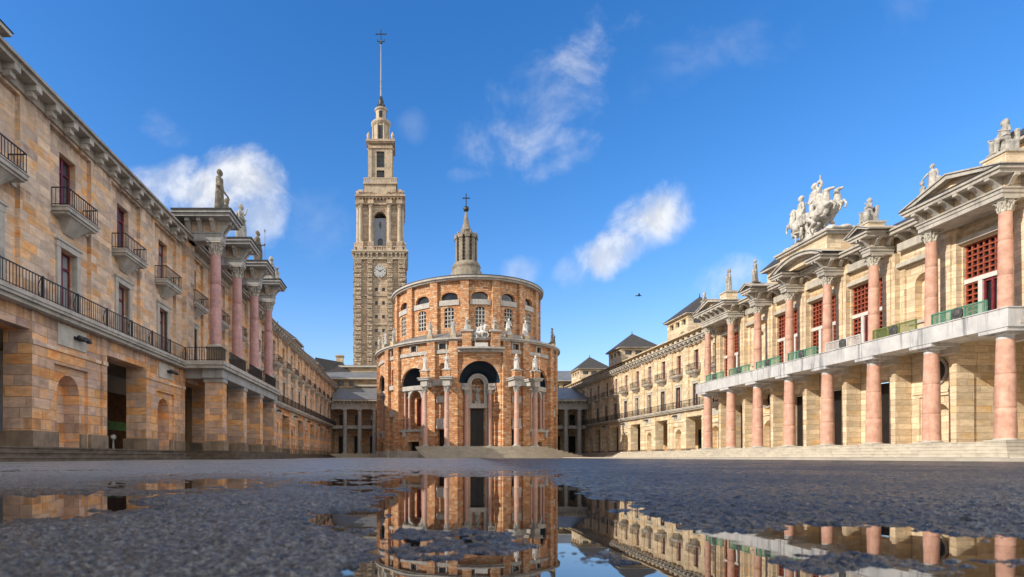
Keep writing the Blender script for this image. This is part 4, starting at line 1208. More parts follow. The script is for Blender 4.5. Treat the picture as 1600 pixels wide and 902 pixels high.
for i in range(4):
    F = tface(i, 5.45)
    for u in (-4.9, -4.3, -3.4, -2.4, -1.8, -.6, .6, 1.8, 2.4, 3.4, 4.3, 4.9): console(q, F, u, .22, 0, .42, 42.0, 42.9)
q.build('clock_cornice', M['tower_beige'], TW)
q = MB()
tbox(q, 5.3, 42.2, 42.9)
for i in range(4):
    F = tface(i, 5.3)
    F.box(q, -5.3, 5.3, -.2, .12, 44.3, 44.5)
    for j in range(22): F.box(q, -5.2 + j * .5 - .12, -5.2 + j * .5 + .12, -.12, .06, 43.5, 44.3)
    for u in (-4.1, -1.95, 1.95, 4.1): F.box(q, u - .62, u + .62, -1.0, .2, 43.5, 45.4)
q.build('balustrade', M['tower_stone'], TW)
# clock
F = tface(0, 5.0); CZ = 39.2
q = MB(); n = 36
for r0, r1, t in ((0, 1.3, .32),):
    ring = [F.fn(1.3 * math.cos(2 * PI * j / n), .34, CZ + 1.3 * math.sin(2 * PI * j / n)) for j in range(n)]
    bk = [F.fn(1.3 * math.cos(2 * PI * j / n), .0, CZ + 1.3 * math.sin(2 * PI * j / n)) for j in range(n)]
    q.poly(ring)
    for j in range(n): q.poly([ring[j], ring[(j + 1) % n], bk[(j + 1) % n], bk[j]])
cl = q.build('clock', M['dial'], TW)
q = MB()
def hand(mb, ang, r0, r1, w, t):
    d = (math.sin(R(ang)), math.cos(R(ang))); nn = (d[1], -d[0])
    mb.poly([F.fn(d[0] * r0 + nn[0] * w, t, CZ + d[1] * r0 + nn[1] * w), F.fn(d[0] * r1 + nn[0] * w * .5, t, CZ + d[1] * r1 + nn[1] * w * .5), F.fn(d[0] * r1 - nn[0] * w * .5, t, CZ + d[1] * r1 - nn[1] * w * .5), F.fn(d[0] * r0 - nn[0] * w, t, CZ + d[1] * r0 - nn[1] * w)])
for i in range(12):
    hand(q, i * 30, .92, 1.2, .05, .352)
    if i % 3 == 0: hand(q, i * 30 - 4, .92, 1.2, .04, .352); hand(q, i * 30 + 4, .92, 1.2, .04, .352)
q.build('numerals', M['black'], cl)
q = MB(); hand(q, 60, -.15, .8, .09, .37); hand(q, 300, -.2, 1.08, .07, .38); q.build('hands', M['black'], cl)
# belfry
q = MB()
for i in range(4):
    F = tface(i, 4.25); F.wall(q, -4.25, 4.25, 43.5, 54.2, 0, [(-1.3, 1.3, 44.5, 52.2)], 1.0); F.arch_fill(q, 0, 1.3, 50.9, 52.2, 0, 1.0, n=16)
    for u in (-3.05, 3.05):
        F.box(q, u - .7, u + .7, .002, .12, 46.2, 48.6); F.box(q, u - .7, u + .7, .002, .12, 49.2, 52.0)
q.build('belfry', M['tower_stone'], TW)
for i in range(4):
    F = tface(i, 4.25)
    q = MB(); F.wall(q, -1.3, 1.3, 44.5, 51.0, -.55, [(-.55, .55, 44.6, 46.7)], .2); F.arch_fill(q, 0, .55, 46.15, 46.7, -.55, .2, n=10)
    o = q.build('louvre_screen', paint('pale_blue_screen', (0.24, 0.28, 0.34), .6, .1) if i == 0 else bpy.data.materials['pale_blue_screen'], TW)
    q = MB(); F.quad(q, -.6, .6, -.7, 44.6, 46.75); q.build('window', M['glass'], TW)
    q = MB()
    P = [(0, 50.4), (.22, 49.9), (.3, 49.5), (.12, 49.0), (0, 48.5), (-.12, 49.0), (-.3, 49.5), (-.22, 49.9)]
    q.poly([F.fn(a, -.53, b) for a, b in P]); q.build('emblem', M['medal'], TW)
for i in range(4):
    F = tface(i, 4.25)
    for u in (-4.1, -1.95, 1.95, 4.1):
        if abs(u) > 4 and i in (1, 3) : pass
        p = F.fn(u, .42, 0)
        column(TW, p[0], p[1], 45.4, 53.5, .42, .9, M['tower_beige'], M['tower_beige'], M['tower_beige'], base_h=.3)
        q = MB(); F.box(q, u - .62, u + .62, -.2, 1.0, 53.5, 54.3); q.build('entablature_block', M['tower_stone'], TW)
q = MB(); tbox(q, 4.6, 53.55, 54.3); tbox(q, 5.0, 54.75, 55.0); tbox(q, 5.3, 55.0, 55.35); tbox(q, 4.9, 55.35, 55.9)
for i in range(4):
    F = tface(i, 4.6)
    for j in range(13): console(q, F, -4.5 + j * .75, .16, 0, .5, 54.25, 54.75)
    F2_ = tface(i, 4.9)
    for u in (-4.1, -3.0, -1.95, 1.95, 3.0, 4.1): F2_.box(q, u - .42, u + .42, -.5, .2, 55.9, 56.5)
tbox(q, 4.55, 54.3, 54.75)
q.build('belfry_cornice', M['tower_stone'], TW)
q = MB(); tbox(q, 3.35, 55.9, 58.4); tbox(q, 3.5, 56.0, 56.5); tbox(q, 3.65, 58.4, 58.75)
for i in range(4):
    F = tface(i, 3.5); F.box(q, -3.5, 3.5, -.15, .1, 59.5, 59.75)
    for j in range(18): F.box(q, -3.4 + j * .4 - .11, -3.4 + j * .4 + .11, -.1, .05, 58.75, 59.5)
q.build('terrace', M['tower_beige'], TW)
q = MB()
for i in range(4):
    F = tface(i, 2.35); F.wall(q, -2.35, 2.35, 58.7, 67.6, 0, [(-.85, .85, 60.0, 61.9), (-.85, .85, 62.5, 66.0)], .4)
    for u in (-2.2, 2.2): F.box(q, u - .3, u + .3, .002, .32, 60.3, 66.2)
q.build('upper_stage', M['tower_beige'], TW)
q = MB()
for i in range(4):
    F = tface(i, 2.35); F.quad(q, -.85, .85, -.35, 60, 66)
    for u in (-.3, .3): F.box(q, u - .03, u + .03, -.34, -.28, 60, 66)
    for z in (60.6, 61.3, 63.2, 64.1, 65): F.box(q, -.85, .85, -.34, -.29, z, z + .06)
q.build('window', M['glass'], TW)
q = MB(); tbox(q, 2.6, 66.6, 67.2); tbox(q, 2.85, 67.5, 67.8); tbox(q, 3.1, 67.8, 68.3)
for a in (-1, 1):
    for b in (-1, 1): q.lathe(TX + a * 2.6, TY + b * 2.6, [(.3, 68.3), (.25, 68.7), (.42, 69.2), (.2, 69.7), (.05, 70.0)], 10)
for i in range(4):
    F = tface(i, 2.35)
    for u in (-2.2, 2.2): console(q, F, u, .35, .0, .55, 65.9, 66.6)
q.build('upper_cornice', M['tower_stone'], TW)
q = MB(); q.lathe(TX, TY, [(1.75, 68.3), (1.75, 72.4), (1.9, 72.5), (2.15, 72.9), (2.15, 73.3), (1.5, 73.6), (1.2, 73.7), (1.15, 75.8), (1.4, 76.0), (1.4, 76.3), (.95, 76.6)], 24, smooth=False)
for i in range(8):
    a = 2 * PI * i / 8 + PI / 8; q.lathe(TX + 1.85 * math.cos(a), TY + 1.85 * math.sin(a), [(.2, 68.3), (.2, 72.4)], 8)
q.build('round_stage', M['tower_beige'], TW)
q = MB()
RF2 = round_facade(TX, TY, 1.76, 10)
for i in range(4): RF2.box(q, 90 * i - 24, 90 * i + 24, .0, .03, 68.9, 72.0); 
RF3 = round_facade(TX, TY, 1.18, 10)
for i in range(4): RF3.box(q, 90 * i - 18, 90 * i + 18, .0, .03, 74.0, 75.5)
q.build('window', M['glass'], TW)
q = MB(); q.lathe(TX, TY, [(1.0, 76.4), (.8, 77.2), (.62, 77.3), (.6, 78.3), (.45, 78.5), (.3, 79.2)], 14, smooth=False)
for i in range(6):
    a = PI / 3 * i; q.tube([(TX + .85 * math.cos(a), TY + .85 * math.sin(a), 76.4), (TX + .8 * math.cos(a), TY + .8 * math.sin(a), 77.5)], [.12, .07], 5)
q.build('spire_foot', M['bronze'], TW)
q = MB(); q.lathe(TX, TY, [(.2, 79.0), (.14, 85), (.09, 91.5)], 8); q.build('spire', M['soffit'], TW)
q = MB(); q.ell((TX, TY, 91.0), (.3, .3, .3), 10, 8); q.box(TX - .08, TX + .08, TY - .08, TY + .08, 91.0, 93.9); q.box(TX - .75, TX + .75, TY - .07, TY + .07, 91.25, 91.4)
q.box(TX - 1.15, TX + 1.15, TY - .07, TY + .07, 92.9, 93.06); q.ell((TX - 1.1, TY, 92.98), (.16, .12, .16), 8, 6); q.ell((TX + 1.1, TY, 92.98), (.16, .12, .16), 8, 6); q.ell((TX, TY, 93.9), (.14, .12, .2), 8, 6)
for sx in (-.72, .72): q.box(TX + sx - .06, TX + sx + .06, TY - .07, TY + .07, 91.2, 91.9)
q.build('cross', M['bronze'], TW)

# ------------------------------------------------------------------ galleries joining the church to the wings, buildings behind
def gallery(label, x0, x1, cols, mat_wall):
    y = 87.0; F = front_facade(y)
    G = thing('colonnade_gallery', label, 'gallery', ((x0 + x1) / 2, y + 2, 0))
    for x in cols:
        column(G, x, y, .62, 7.3, .33, .45, M['grey_col'], M['grey_col'], M['grey_col'], fancy=False, base_h=.25)
    q = MB(); F.box(q, x0, x1, -.35, .35, 7.3, 7.85); F.box(q, x0, x1, -.4, .42, 7.85, 8.0); q.build('architrave', M['blue_grey'], G)
    q = MB(); F.box(q, x0, x1, -.5, .15, 8.0, 8.5)
    n = int((x1 - x0) / .55)
    for i in range(n): console(q, F, x0 + .3 + i * .55, .13, .15, .6, 8.02, 8.5)
    F.box(q, x0, x1, -.5, .75, 8.5, 8.75); q.build('cornice', M['grey_stone'], G)
    q = MB(); F.hquad(q, x0, x1, .8, -7.0, 8.76, 11.4); q.build('roof', M['zinc'], G)
    q = MB(); F.box(q, x0, x1, -4.0, -.34, 4.4, 4.9); s_ = q.build('floor_slab', M['blue_grey'], G)
    q = MB(); railing_mb(q, (x0 + .02, y + .45), (x1 - .02, y + .45), 4.9, .75, .16, bar=.014); q.build('railing', M['iron'], s_)
    q = MB(); hs = []
    xs = [x0 + (x1 - x0) * (i + .5) / 4 for i in range(4)]
    for x in xs: hs += [(x - .55, x + .55, .62, 3.4), (x - .45, x + .45, 4.95, 6.8)]
    F.wall(q, x0, x1, .0, 9.5, -4.0, hs, .3); F.vquad(q, x0, -4, -.4, 0, 8); 
    q.build('back_wall', mat_wall, G)
    for x in xs:
        q = MB(); F.quad(q, x - .55, x + .55, -4.25, .62, 3.4); q.build('door', M['door_dark'], G)
        q = MB(); F.quad(q, x - .45, x + .45, -4.25, 4.95, 6.8); q.build('window', M['glass'], G)
    q = MB(); F.box(q, x0, x1, -4.0, 1.0, 0, .6); q.build('floor', M['step'], G)
gallery('grey two-column gallery left of the round church with railed upper floor', -11.4, -1.5, (-9.28, -7.06, -4.84, -2.6), M['sand_left'])
gallery('dark shaded gallery right of the round church with grey columns', 17.6, 27.4, (24.07, 26.1, 22.04, 20.0), M['sand_right'])

RB = thing('terraced_building', 'low pale building with stepped grey roofs at the foot of the tower', 'building', (-6, 104, 0))
F = front_facade(94.2)
q = MB(); F.wall(q, -14, 3, 0, 12.75, 0, [(-11.4, -10.2, 11.75, 12.5), (-9.4, -8.6, 11.75, 12.5), (-4.6, -3.9, 11.75, 12.5)], .3); q.build('wall', M['sand_rear'], RB)
q = MB(); F.quad(q, -12, -3, -.28, 11.7, 12.55); q.build('window', M['glass'], RB)
q = MB(); F.box(q, -14, 3, -.3, .7, 12.75, 13.0); F.box(q, -8.4, 3, 0.002, .45, 11.6, 11.9); q.build('eave', M['trim'], RB)
q = MB(); F.hquad(q, -14, 3, .7, -8.0, 13.01, 15.2); q.build('roof', M['zinc'], RB)
F = front_facade(103.5)
q = MB(); F.wall(q, -13.5, 6, 0, 16.2, 0, [], .3); q.build('upper_wall', M['sand_rear'], RB)
q = MB(); F.box(q, -13.5, 6, -.3, .4, 16.2, 16.5); q.build('upper_eave', M['trim'], RB)
q = MB(); q.poly([(-16, 100, 14.5), (-9.6, 103, 14.9), (-11.5, 104, 17.2), (-16, 101, 17.6)]); F.hquad(q, -13.5, 6, .4, -6, 16.51, 17.6); q.build('upper_roof', M['slate'], RB)
q = MB(); q.box(-12.7, -11.5, 104.2, 105.4, 16.4, 18.3); q.box(-12.85, -11.35, 104.05, 105.55, 18.3, 18.55); q.build('chimney', M['sand_rear'], RB)
RB2 = thing('slate_roofed_building', 'pale block with grey roof and dark window strip right behind the church', 'building', (24, 110, 0))
F = front_facade(106)
hs = [(20.4 + i * 2.1, 21.8 + i * 2.1, 12.75, 13.5) for i in range(6)]
q = MB(); F.wall(q, 17, 34, 0, 14.0, 0, hs, .3); q.build('wall', M['sand_rear'], RB2)
for h in hs:
    q = MB(); F.quad(q, h[0], h[1], -.28, h[2], h[3]); q.build('window', M['glass'], RB2)
q = MB(); F.box(q, 17, 34, -.3, .5, 14.0, 14.2); F.box(q, 17, 34, .002, .25, 12.3, 12.5); q.build('eave', M['grey_stone'], RB2)
q = MB(); F.hquad(q, 17, 34, .5, -7, 14.21, 17.0); q.build('roof', M['zinc'], RB2)
# ------------------------------------------------------------------ statues
def fuse(mb, mat, name, voxel=0.03, rough=0.012, seed=0):
    """one continuous carved surface out of overlapping closed volumes"""
    o = bpy.data.objects.new('tmp', mb.mesh('tmp', mat)); col.objects.link(o)
    md = o.modifiers.new('r', 'REMESH'); md.mode = 'VOXEL'; md.voxel_size = voxel; md.use_smooth_shade = True
    sm = o.modifiers.new('s', 'SMOOTH'); sm.factor = 0.5; sm.iterations = 1
    dg = bpy.context.evaluated_depsgraph_get()
    me = bpy.data.meshes.new_from_object(o.evaluated_get(dg), depsgraph=dg)
    bpy.data.objects.remove(o)
    me.name = name
    if not me.materials: me.materials.append(mat)
    return me

def robe(mb, z0, z1, r0, r1, seed, flat=.8, lean=(0, 0), folds=9, amp=.13):
    rr = random.Random(seed); ph = rr.random() * 6; rows = []; n = 40
    for j in range(12):
        t = j / 11; row = []
        rad = r0 + (r1 - r0) * t ** .8
        for i in range(n):
            a = 2 * PI * i / n
            f = 1 + amp * (1 - .7 * t) * (math.sin(folds * a + ph + t * 2.2) + .5 * math.sin((folds - 3) * a - ph + 1.5 * t))
            row.append((lean[0] * t + rad * f * math.cos(a), lean[1] * t + rad * flat * f * math.sin(a), z0 + (z1 - z0) * t))
        rows.append(row)
    mb.grid(rows, close_u=True); mb.poly(list(reversed(rows[0]))); mb.poly(rows[-1])

def head(mb, c, s=1.0, turn=0.0, hood=False):
    """faces -y before turning"""
    c = Vector(c); rt = Matrix.Rotation(turn, 3, 'Z'); w = lambda p: c + rt @ (Vector(p) * s)
    mb.ell(w((0, 0, 0)), (.085 * s, .1 * s, .125 * s), 14, 10, rt)
    mb.tube([w((0, -.085, .02)), w((0, -.118, -.025))], [.014 * s, .022 * s], 6)           # nose
    mb.ell(w((0, -.08, -.085)), (.035 * s, .035 * s, .03 * s), 8, 6, rt)                      # chin
    for sx in (-1, 1): mb.ell(w((.034 * sx, -.082, .035)), (.03 * s, .022 * s, .012 * s), 8, 6, rt); mb.ell(w((.085 * sx, .01, 0)), (.015 * s, .03 * s, .035 * s), 6, 5, rt)
    mb.ell(w((0, .03, .04)), (.1 * s, .105 * s, .115 * s), 12, 8, rt)                         # hair
    if hood: mb.ell(w((0, .05, -.02)), (.13 * s, .12 * s, .19 * s), 12, 8, rt)

def arm(mb, sh, el, ha, r=.065):
    mb.tube([sh, el, ha], [r, r * .82, r * .6], 8)
    d = (Vector(ha) - Vector(el)).normalized(); h = Vector(ha)
    mb.ell(h + d * .05, (.045, .04, .055), 8, 6)
    for i in range(4): mb.tube([h + d * .07 + Vector((.022 * (i - 1.5), 0, .004 * i)), h + d * .13 + Vector((.03 * (i - 1.5), 0, -.02))], .012, 5)

def figure(kind, seed):
    """a carved robed figure about 1.75 high, facing -y"""
    r = random.Random(seed); mb = MB(); j = lambda a: r.uniform(-a, a)
    tw = j(.35)
    if kind in ('stand', 'raise', 'staff', 'book'):
        robe(mb, .05, 1.0, .27, .19, seed, lean=(j(.04), j(.03)))
        robe(mb, .85, 1.42, .2, .2, seed + 5, flat=.66, folds=7, amp=.06)
        mb.ell((0, 0, 1.36), (.24, .13, .11)); mb.tube([(0, .01, 1.38), (0, -.005, 1.55)], [.07, .06], 8)
        head(mb, (j(.02), -.02, 1.64), 1.05, tw, hood=r.random() < .45)
        mb.tube([(.2, -.14, .1), (.12, -.18, .6), (-.05, -.16, 1.05), (-.2, -.06, 1.36)], [.05, .06, .06, .05], 7)   # mantle fold
        mb.tube([(-.22, .08, .1), (-.2, .13, .7), (-.14, .14, 1.3)], [.08, .1, .07], 7)
        for sx in (-1, 1): mb.ell((.09 * sx, -.2, .06), (.06, .12, .05), 8, 6)
        s1, s2 = (-.23, 0, 1.38), (.23, 0, 1.38)
        if kind == 'raise':
            sd = r.choice((-1, 1))
            arm(mb, (.23 * sd, 0, 1.38), (.42 * sd, -.06, 1.5 + j(.06)), (.5 * sd, -.12, 1.78 + j(.08)))
            arm(mb, (-.23 * sd, 0, 1.38), (-.33 * sd, -.02, 1.08), (-.22 * sd, -.22, .98))
        elif kind == 'staff':
            sd = r.choice((-1, 1))
            arm(mb, (.23 * sd, 0, 1.38), (.38 * sd, -.05, 1.12), (.38 * sd, -.24, 1.2))
            mb.tube([(.38 * sd, -.3, .05), (.38 * sd, -.28, 1.95)], .025, 6); mb.ell((.38 * sd, -.28, 1.95), (.06, .04, .1))
            arm(mb, (-.23 * sd, 0, 1.38), (-.32 * sd, .04, 1.1), (-.2 * sd, -.18, 1.02))
        elif kind == 'book':
            arm(mb, s1, (-.32, -.02, 1.1), (-.1, -.24, 1.12)); arm(mb, s2, (.33, -.03, 1.1), (.12, -.24, 1.04))
            mb.box(-.12, .12, -.33, -.25, 1.02, 1.28)
        else:
            arm(mb, s1, (-.34, .02, 1.08), (-.16, -.2, 1.16)); arm(mb, s2, (.34, .02, 1.08), (.36, -.08, .82))
    elif kind == 'seated':
        mb.box(-.3, .3, -.1, .35, .05, .52); mb.box(-.3, .3, .22, .36, .5, .95)
        robe(mb, .05, .58, .3, .25, seed, flat=.9, lean=(0, .0)); 
        for sx in (-1, 1):
            mb.tube([(.13 * sx, .02, .6), (.16 * sx, -.34, .62), (.15 * sx, -.36, .1)], [.15, .12, .08], 8); mb.ell((.15 * sx, -.44, .08), (.06, .12, .05), 8, 6)
        robe(mb, .5, 1.12, .24, .21, seed + 3, flat=.7, folds=7, amp=.06)
        mb.ell((0, 0, 1.08), (.25, .14, .11)); mb.tube([(0, 0, 1.1), (0, -.01, 1.26)], [.07, .06], 8)
        head(mb, (0, -.02, 1.36), 1.08, tw, hood=r.random() < .4)
        arm(mb, (-.24, 0, 1.1), (-.38, -.06, .84), (-.28, -.34, .78)); arm(mb, (.24, 0, 1.1), (.4, -.04, .86), (.34, -.3, 1.0 + j(.15)))
        if r.random() < .6: mb.ell((.42, -.3, .35), (.17, .16, .36)); head(mb, (.42, -.33, .78), .85, .3)     # child or attribute beside
    elif kind == 'kneel':
        robe(mb, .03, .62, .32, .22, seed, flat=1.1, lean=(0, .02))
        mb.tube([(.1, .0, .5), (.14, -.36, .5), (.14, -.34, .08)], [.15, .12, .09], 8); mb.tube([(-.1, 0, .5), (-.13, -.22, .12), (-.13, .35, .1)], [.15, .12, .07], 8)
        robe(mb, .48, 1.05, .22, .2, seed + 2, flat=.7, folds=7, amp=.06, lean=(0, -.06))
        mb.ell((0, -.06, 1.02), (.24, .14, .1)); head(mb, (0, -.12, 1.28), 1.05, tw, hood=True); mb.tube([(0, -.05, 1.04), (0, -.1, 1.2)], [.07, .06], 8)
        arm(mb, (-.23, -.06, 1.04), (-.34, -.2, .84), (-.12, -.36, .92)); arm(mb, (.23, -.06, 1.04), (.34, -.2, .84), (.1, -.36, .98))
    elif kind == 'group':
        robe(mb, .05, 1.0, .26, .18, seed); robe(mb, .85, 1.42, .2, .2, seed + 5, flat=.66, folds=7, amp=.06)
        mb.ell((0, 0, 1.36), (.24, .13, .11)); mb.tube([(0, 0, 1.38), (0, 0, 1.55)], [.07, .06], 8); head(mb, (0, -.02, 1.64), 1.05, tw)
        arm(mb, (-.23, 0, 1.38), (-.4, -.1, 1.2), (-.52, -.16, 1.0)); arm(mb, (.23, 0, 1.38), (.36, -.02, 1.12), (.46, -.16, .95))
        robe(mb, .05, .8, .19, .15, seed + 9, lean=(-.02, 0)); 
        for sx, h in ((-.48, .95), (.5, .8)):
            m2 = MB(); robe(m2, .03, h * .72, .17, .13, seed + 4); m2.ell((0, 0, h * .72), (.16, .1, .09)); head(m2, (0, -.03, h * .95), .95, -sx)
            n = len(mb.v); mb.v += [(x + sx, y - .1, z) for x, y, z in m2.v]; mb.f += [tuple(q + n for q in f) for f in m2.f]; mb.sm += m2.sm
    # rock the figure stands on
    mb.box(-.36, .36, -.34, .34, -.02, .07)
    return mb

def statue(name, kind, seed, loc, face, mat, label, scale=1.0, group=None, cat='statue', voxel=.032):
    me = fuse(figure(kind, seed), M[mat], name, voxel)
    o = bpy.data.objects.new(name, me); link(o)
    o.location = loc; o.rotation_euler = (0, 0, face); o.scale = (scale,) * 3
    tag(o, label, cat, group); return o

FL = PI / 2       # facing +x (left side statues)
FR = -PI / 2      # facing -x (right side statues)
gl = 'stone statues on the left portico'
statue('statue', 'group', 3, (-9.75, 30.05, 12.71), FL, 'statue_dark', 'dark weathered statue group on the nearest block of the left portico', 1.36, gl)
statue('statue', 'raise', 17, (-9.75, 33.93, 12.71), FL, 'statue', 'grey statue lifting one arm on the second block of the left portico', 1.3, gl)
statue('statue', 'staff', 23, (-9.75, 37.76, 12.71), FL, 'statue_dark', 'dark statue with staff on the third block of the left portico', 1.25, gl)
statue('statue', 'seated', 31, (-9.75, 41.6, 12.71), FL, 'statue', 'seated statue on the farthest block of the left portico', 1.25, gl)
gr = 'stone statues along the right portico roof'
def pedestal(x, y, z, h, label, w=.5):
    t = thing('statue_pedestal', label, 'pedestal', (x, y, z))
    q = MB(); q.box(x - w, x + w, y - w, y + w, z, z + h - .1); q.build('block', M['sand_right'], t)
    q = MB(); q.box(x - w - .06, x + w + .06, y - w - .06, y + w + .06, z + h - .1, z + h); q.build('cap', M['trim'], t)
pedestal(25.75, 24.75, 12.55, .55, 'cream stone pedestal under the statue at the near end of the right roof', .5)
statue('statue', 'seated', 41, (25.7, 24.75, 13.1), FR - .3, 'statue', 'large seated statue on a cream pedestal nearest the camera, right roof', 1.02, gr)
statue('statue', 'group', 44, (25.8, 28.25, 12.9), FR, 'statue', 'statue with children at the far foot of the near right pediment', .9, gr)
pedestal(25.8, 32.05, 12.7, .4, 'short cream pedestal under the seated statue just right of the chariot', .45)
statue('statue', 'seated', 52, (25.75, 32.05, 13.1), FR - .3, 'statue', 'seated grey statue standing just right of the stone chariot', .95, gr)
statue('statue', 'group', 57, (25.8, 42.6, 12.95), FR - .5, 'statue', 'statue pair on the small gable just left of the stone chariot', 1.0, gr)
pedestal(25.8, 46.1, 12.55, .75, 'tall cream pedestal under the standing statue on the far right pediment', .45)
statue('statue', 'stand', 63, (25.8, 46.1, 13.3), FR - .3, 'statue', 'slim standing statue on a tall pedestal, far right pediment', 1.05, gr)
statue('statue', 'raise', 68, (25.8, 49.9, 12.6), FR - .6, 'statue', 'small statue with raised arm at the far end of the right roof', 1.0, gr)

# church statues
gc = 'white statues around the church cornice'
cs_ = [(-80, 'stand', 'leftmost pale statue on the church cornice, by the bell tower', 'statue', 1.0), (-65, 'group', 'second statue from the left on the church cornice', 'statue', 1.05), (-54.5, 'stand', 'hooded statue third from the left on the church cornice', 'statue', 1.05),
       (-26.5, 'raise', 'statue on the church cornice above the left round arch', 'statue', 1.0), (-13.0, 'staff', 'slim statue with staff on the cornice left of the kneeling pair', 'statue', 1.05),
       (18.5, 'raise', 'gesturing white statue on the cornice right of the rider', 'statue_white', 1.1), (30.0, 'staff', 'statue near the right end of the church cornice with staff', 'statue_white', 1.1), (58, 'group', 'dark statue alone at the right edge of the church cornice', 'statue_dark', 1.1)]
for i, (ph, kd, lb, mt, sc) in enumerate(cs_):
    p = cpt(ph, LR + .15, 14.2)
    t = thing('statue_pedestal', 'stone block under the %s' % lb.replace('church cornice', 'cornice').split(',')[0], 'pedestal', p)
    q = MB(); CF.box(q, ph - k * .32, ph + k * .32, -.3, .5, 14.203, 14.62); q.build('block', M['sand_rear'], t)
    statue('statue', kd, 80 + i * 3, p + Vector((0, 0, .42)), R(ph), mt, lb, sc, gc)
for s, sg, lb in ((AX - 7.6, 1, 'kneeling stone figure left of the rider above the portal'), (AX + 7.6, -1, 'kneeling stone figure right of the rider above the portal')):
    statue('statue', 'kneel', int(120 + s), cpt(s, LR + .55, 14.95), R(s) + sg * .9, 'statue', lb, 1.1, 'kneeling figures beside the rider')
gp = 'statues on the columns before the church portal'
for s, kd, lb in zip(fc, ('raise', 'book', 'stand', 'staff'), ('statue with raised arm on the leftmost pink column of the church', 'statue holding a book on the column left of the portal', 'white statue on the column right of the portal', 'statue with staff on the rightmost pink column of the church')):
    statue('statue', kd, int(150 + s * 2), cpt(s, LR + 1.7, 10.3), R(s), 'statue_white', lb, 1.02, gp)
statue('statue', 'book', 171, PF2.fn(0, -2.2, 6.85), R(AX), 'statue', 'grey statue in the arched niche over the church door', 1.15)
q = MB(); p = Vector(PF2.fn(0, -2.2, 6.6)); q.box(p.x - .35, p.x + .35, p.y - .3, p.y + .3, 6.6, 6.87); q.build('niche_pedestal', M['church_trim'], CH)

# horses
def horse_mb(rear=.0, seed=0):
    """a horse heading -y, hooves at z=0; rear lifts the forehand"""
    mb = MB(); rt = Matrix.Rotation(-rear, 3, 'X'); piv = Vector((0, .55, .95))
    T = lambda p: piv + rt @ (Vector(p) - piv)
    mb.tube([T((0, .62, 1.1)), T((0, .3, 1.1)), T((0, -.1, 1.08)), T((0, -.5, 1.14))], [.3, .31, .3, .29], 12)
    mb.tube([T((0, -.52, 1.2)), T((0, -.78, 1.55)), T((0, -.9, 1.82))], [.25, .17, .13], 10)
    mb.tube([T((0, -.86, 1.86)), T((0, -1.1, 1.72)), T((0, -1.3, 1.55))], [.13, .105, .075], 9)
    for sx in (-.06, .06): mb.tube([T((sx, -.82, 1.95)), T((sx * 1.2, -.82, 2.06))], [.035, .012], 6)
    mb.tube([T((0, -.42, 1.5)), T((0, -.62, 1.78)), T((0, -.78, 1.98))], [.08, .08, .06], 6)
    for sx in (-1, 1):
        x = .17 * sx
        # hind: hip, stifle forward, hock back, fetlock, hoof
        hip = T((x, .62, 1.05)); mb.tube([hip, (x * 1.1, .4, .72), (x * 1.1, .72, .46), (x * 1.1, .66, .14), (x * 1.1, .58, .05)], [.2, .13, .075, .05, .065], 8)
        if rear > .12 or sx > 0:
            l = .16 if sx > 0 else 0
            mb.tube([T((x, -.5, 1.0)), T((x, -.86, .86 + l)), T((x, -.92, .5 + l)), T((x, -.72, .36 + l))], [.14, .085, .055, .06], 8)
        else:
            mb.tube([T((x, -.5, 1.0)), (x, -.5, .55), (x, -.46, .12), (x, -.52, .04)], [.14, .08, .05, .07], 8)
    mb.tube([T((0, .82, 1.2)), T((0, 1.05, 1.12)), T((0, 1.15, .75)), T((0, 1.08, .4))], [.07, .1, .1, .05], 7)
    return mb
def add_mb(dst, src, mat4):
    n = len(dst.v); dst.v += [tuple(mat4 @ Vector(p)) for p in src.v]; dst.f += [tuple(q + n for q in f) for f in src.f]; dst.sm += src.sm

# rider above the portal
pr = cpt(AX, LR + .55, 13.0)
t = thing('equestrian_statue', 'white equestrian statue with raised arm above the church portal arch', 'statue', pr, R(AX))
q = MB(); q.box(-.75, .75, -.38, .38, 0, .45); q.build('base', M['statue_white'], t, local=True)
hm = fuse(horse_mb(.28), M['statue_white'], 'horse', .03); ho = bpy.data.objects.new('horse', hm); link(ho, t); ho.location = (-.05, 0, .45); ho.rotation_euler = (0, 0, PI / 2 - .15); ho.scale = (.95,) * 3
rm = MB(); rm.tube([(0, 0, .55), (0, -.02, 1.05)], [.17, .2], 10); rm.ell((0, 0, 1.02), (.24, .14, .12)); rm.tube([(0, 0, 1.05), (0, 0, 1.22)], .06, 8); head(rm, (0, -.02, 1.33), 1.05)
for sx in (-1, 1): rm.tube([(.08 * sx, 0, .58), (.3 * sx, -.2, .35), (.3 * sx, -.12, -.1), (.3 * sx, -.24, -.14)], [.13, .11, .07, .05], 8)
arm(rm, (.23, 0, 1.05), (.4, -.1, 1.15), (.5, -.2, 1.45)); rm.tube([(.5, -.2, 1.3), (.56, -.3, 2.0)], .02, 6); arm(rm, (-.23, 0, 1.05), (-.34, -.1, .8), (-.12, -.34, .78))
rm.tube([(0, .15, 1.1), (.0, .4, .7), (.0, .5, .3)], [.14, .2, .14], 8)
ro = bpy.data.objects.new('rider', fuse(rm, M['statue_white'], 'rider', .03)); link(ro, t); ro.location = (-.0, 0, 1.3); ro.rotation_euler = (0, 0, PI / 2 - .15); ro.scale = (.92,) * 3

# chariot group on the right attic
qc = Vector((26.1, mids[3], 13.98))
t = thing('chariot_group', 'big pale stone chariot group with rearing horses on the right portico', 'sculpture', qc, FR)
t.scale = (1.12,) * 3
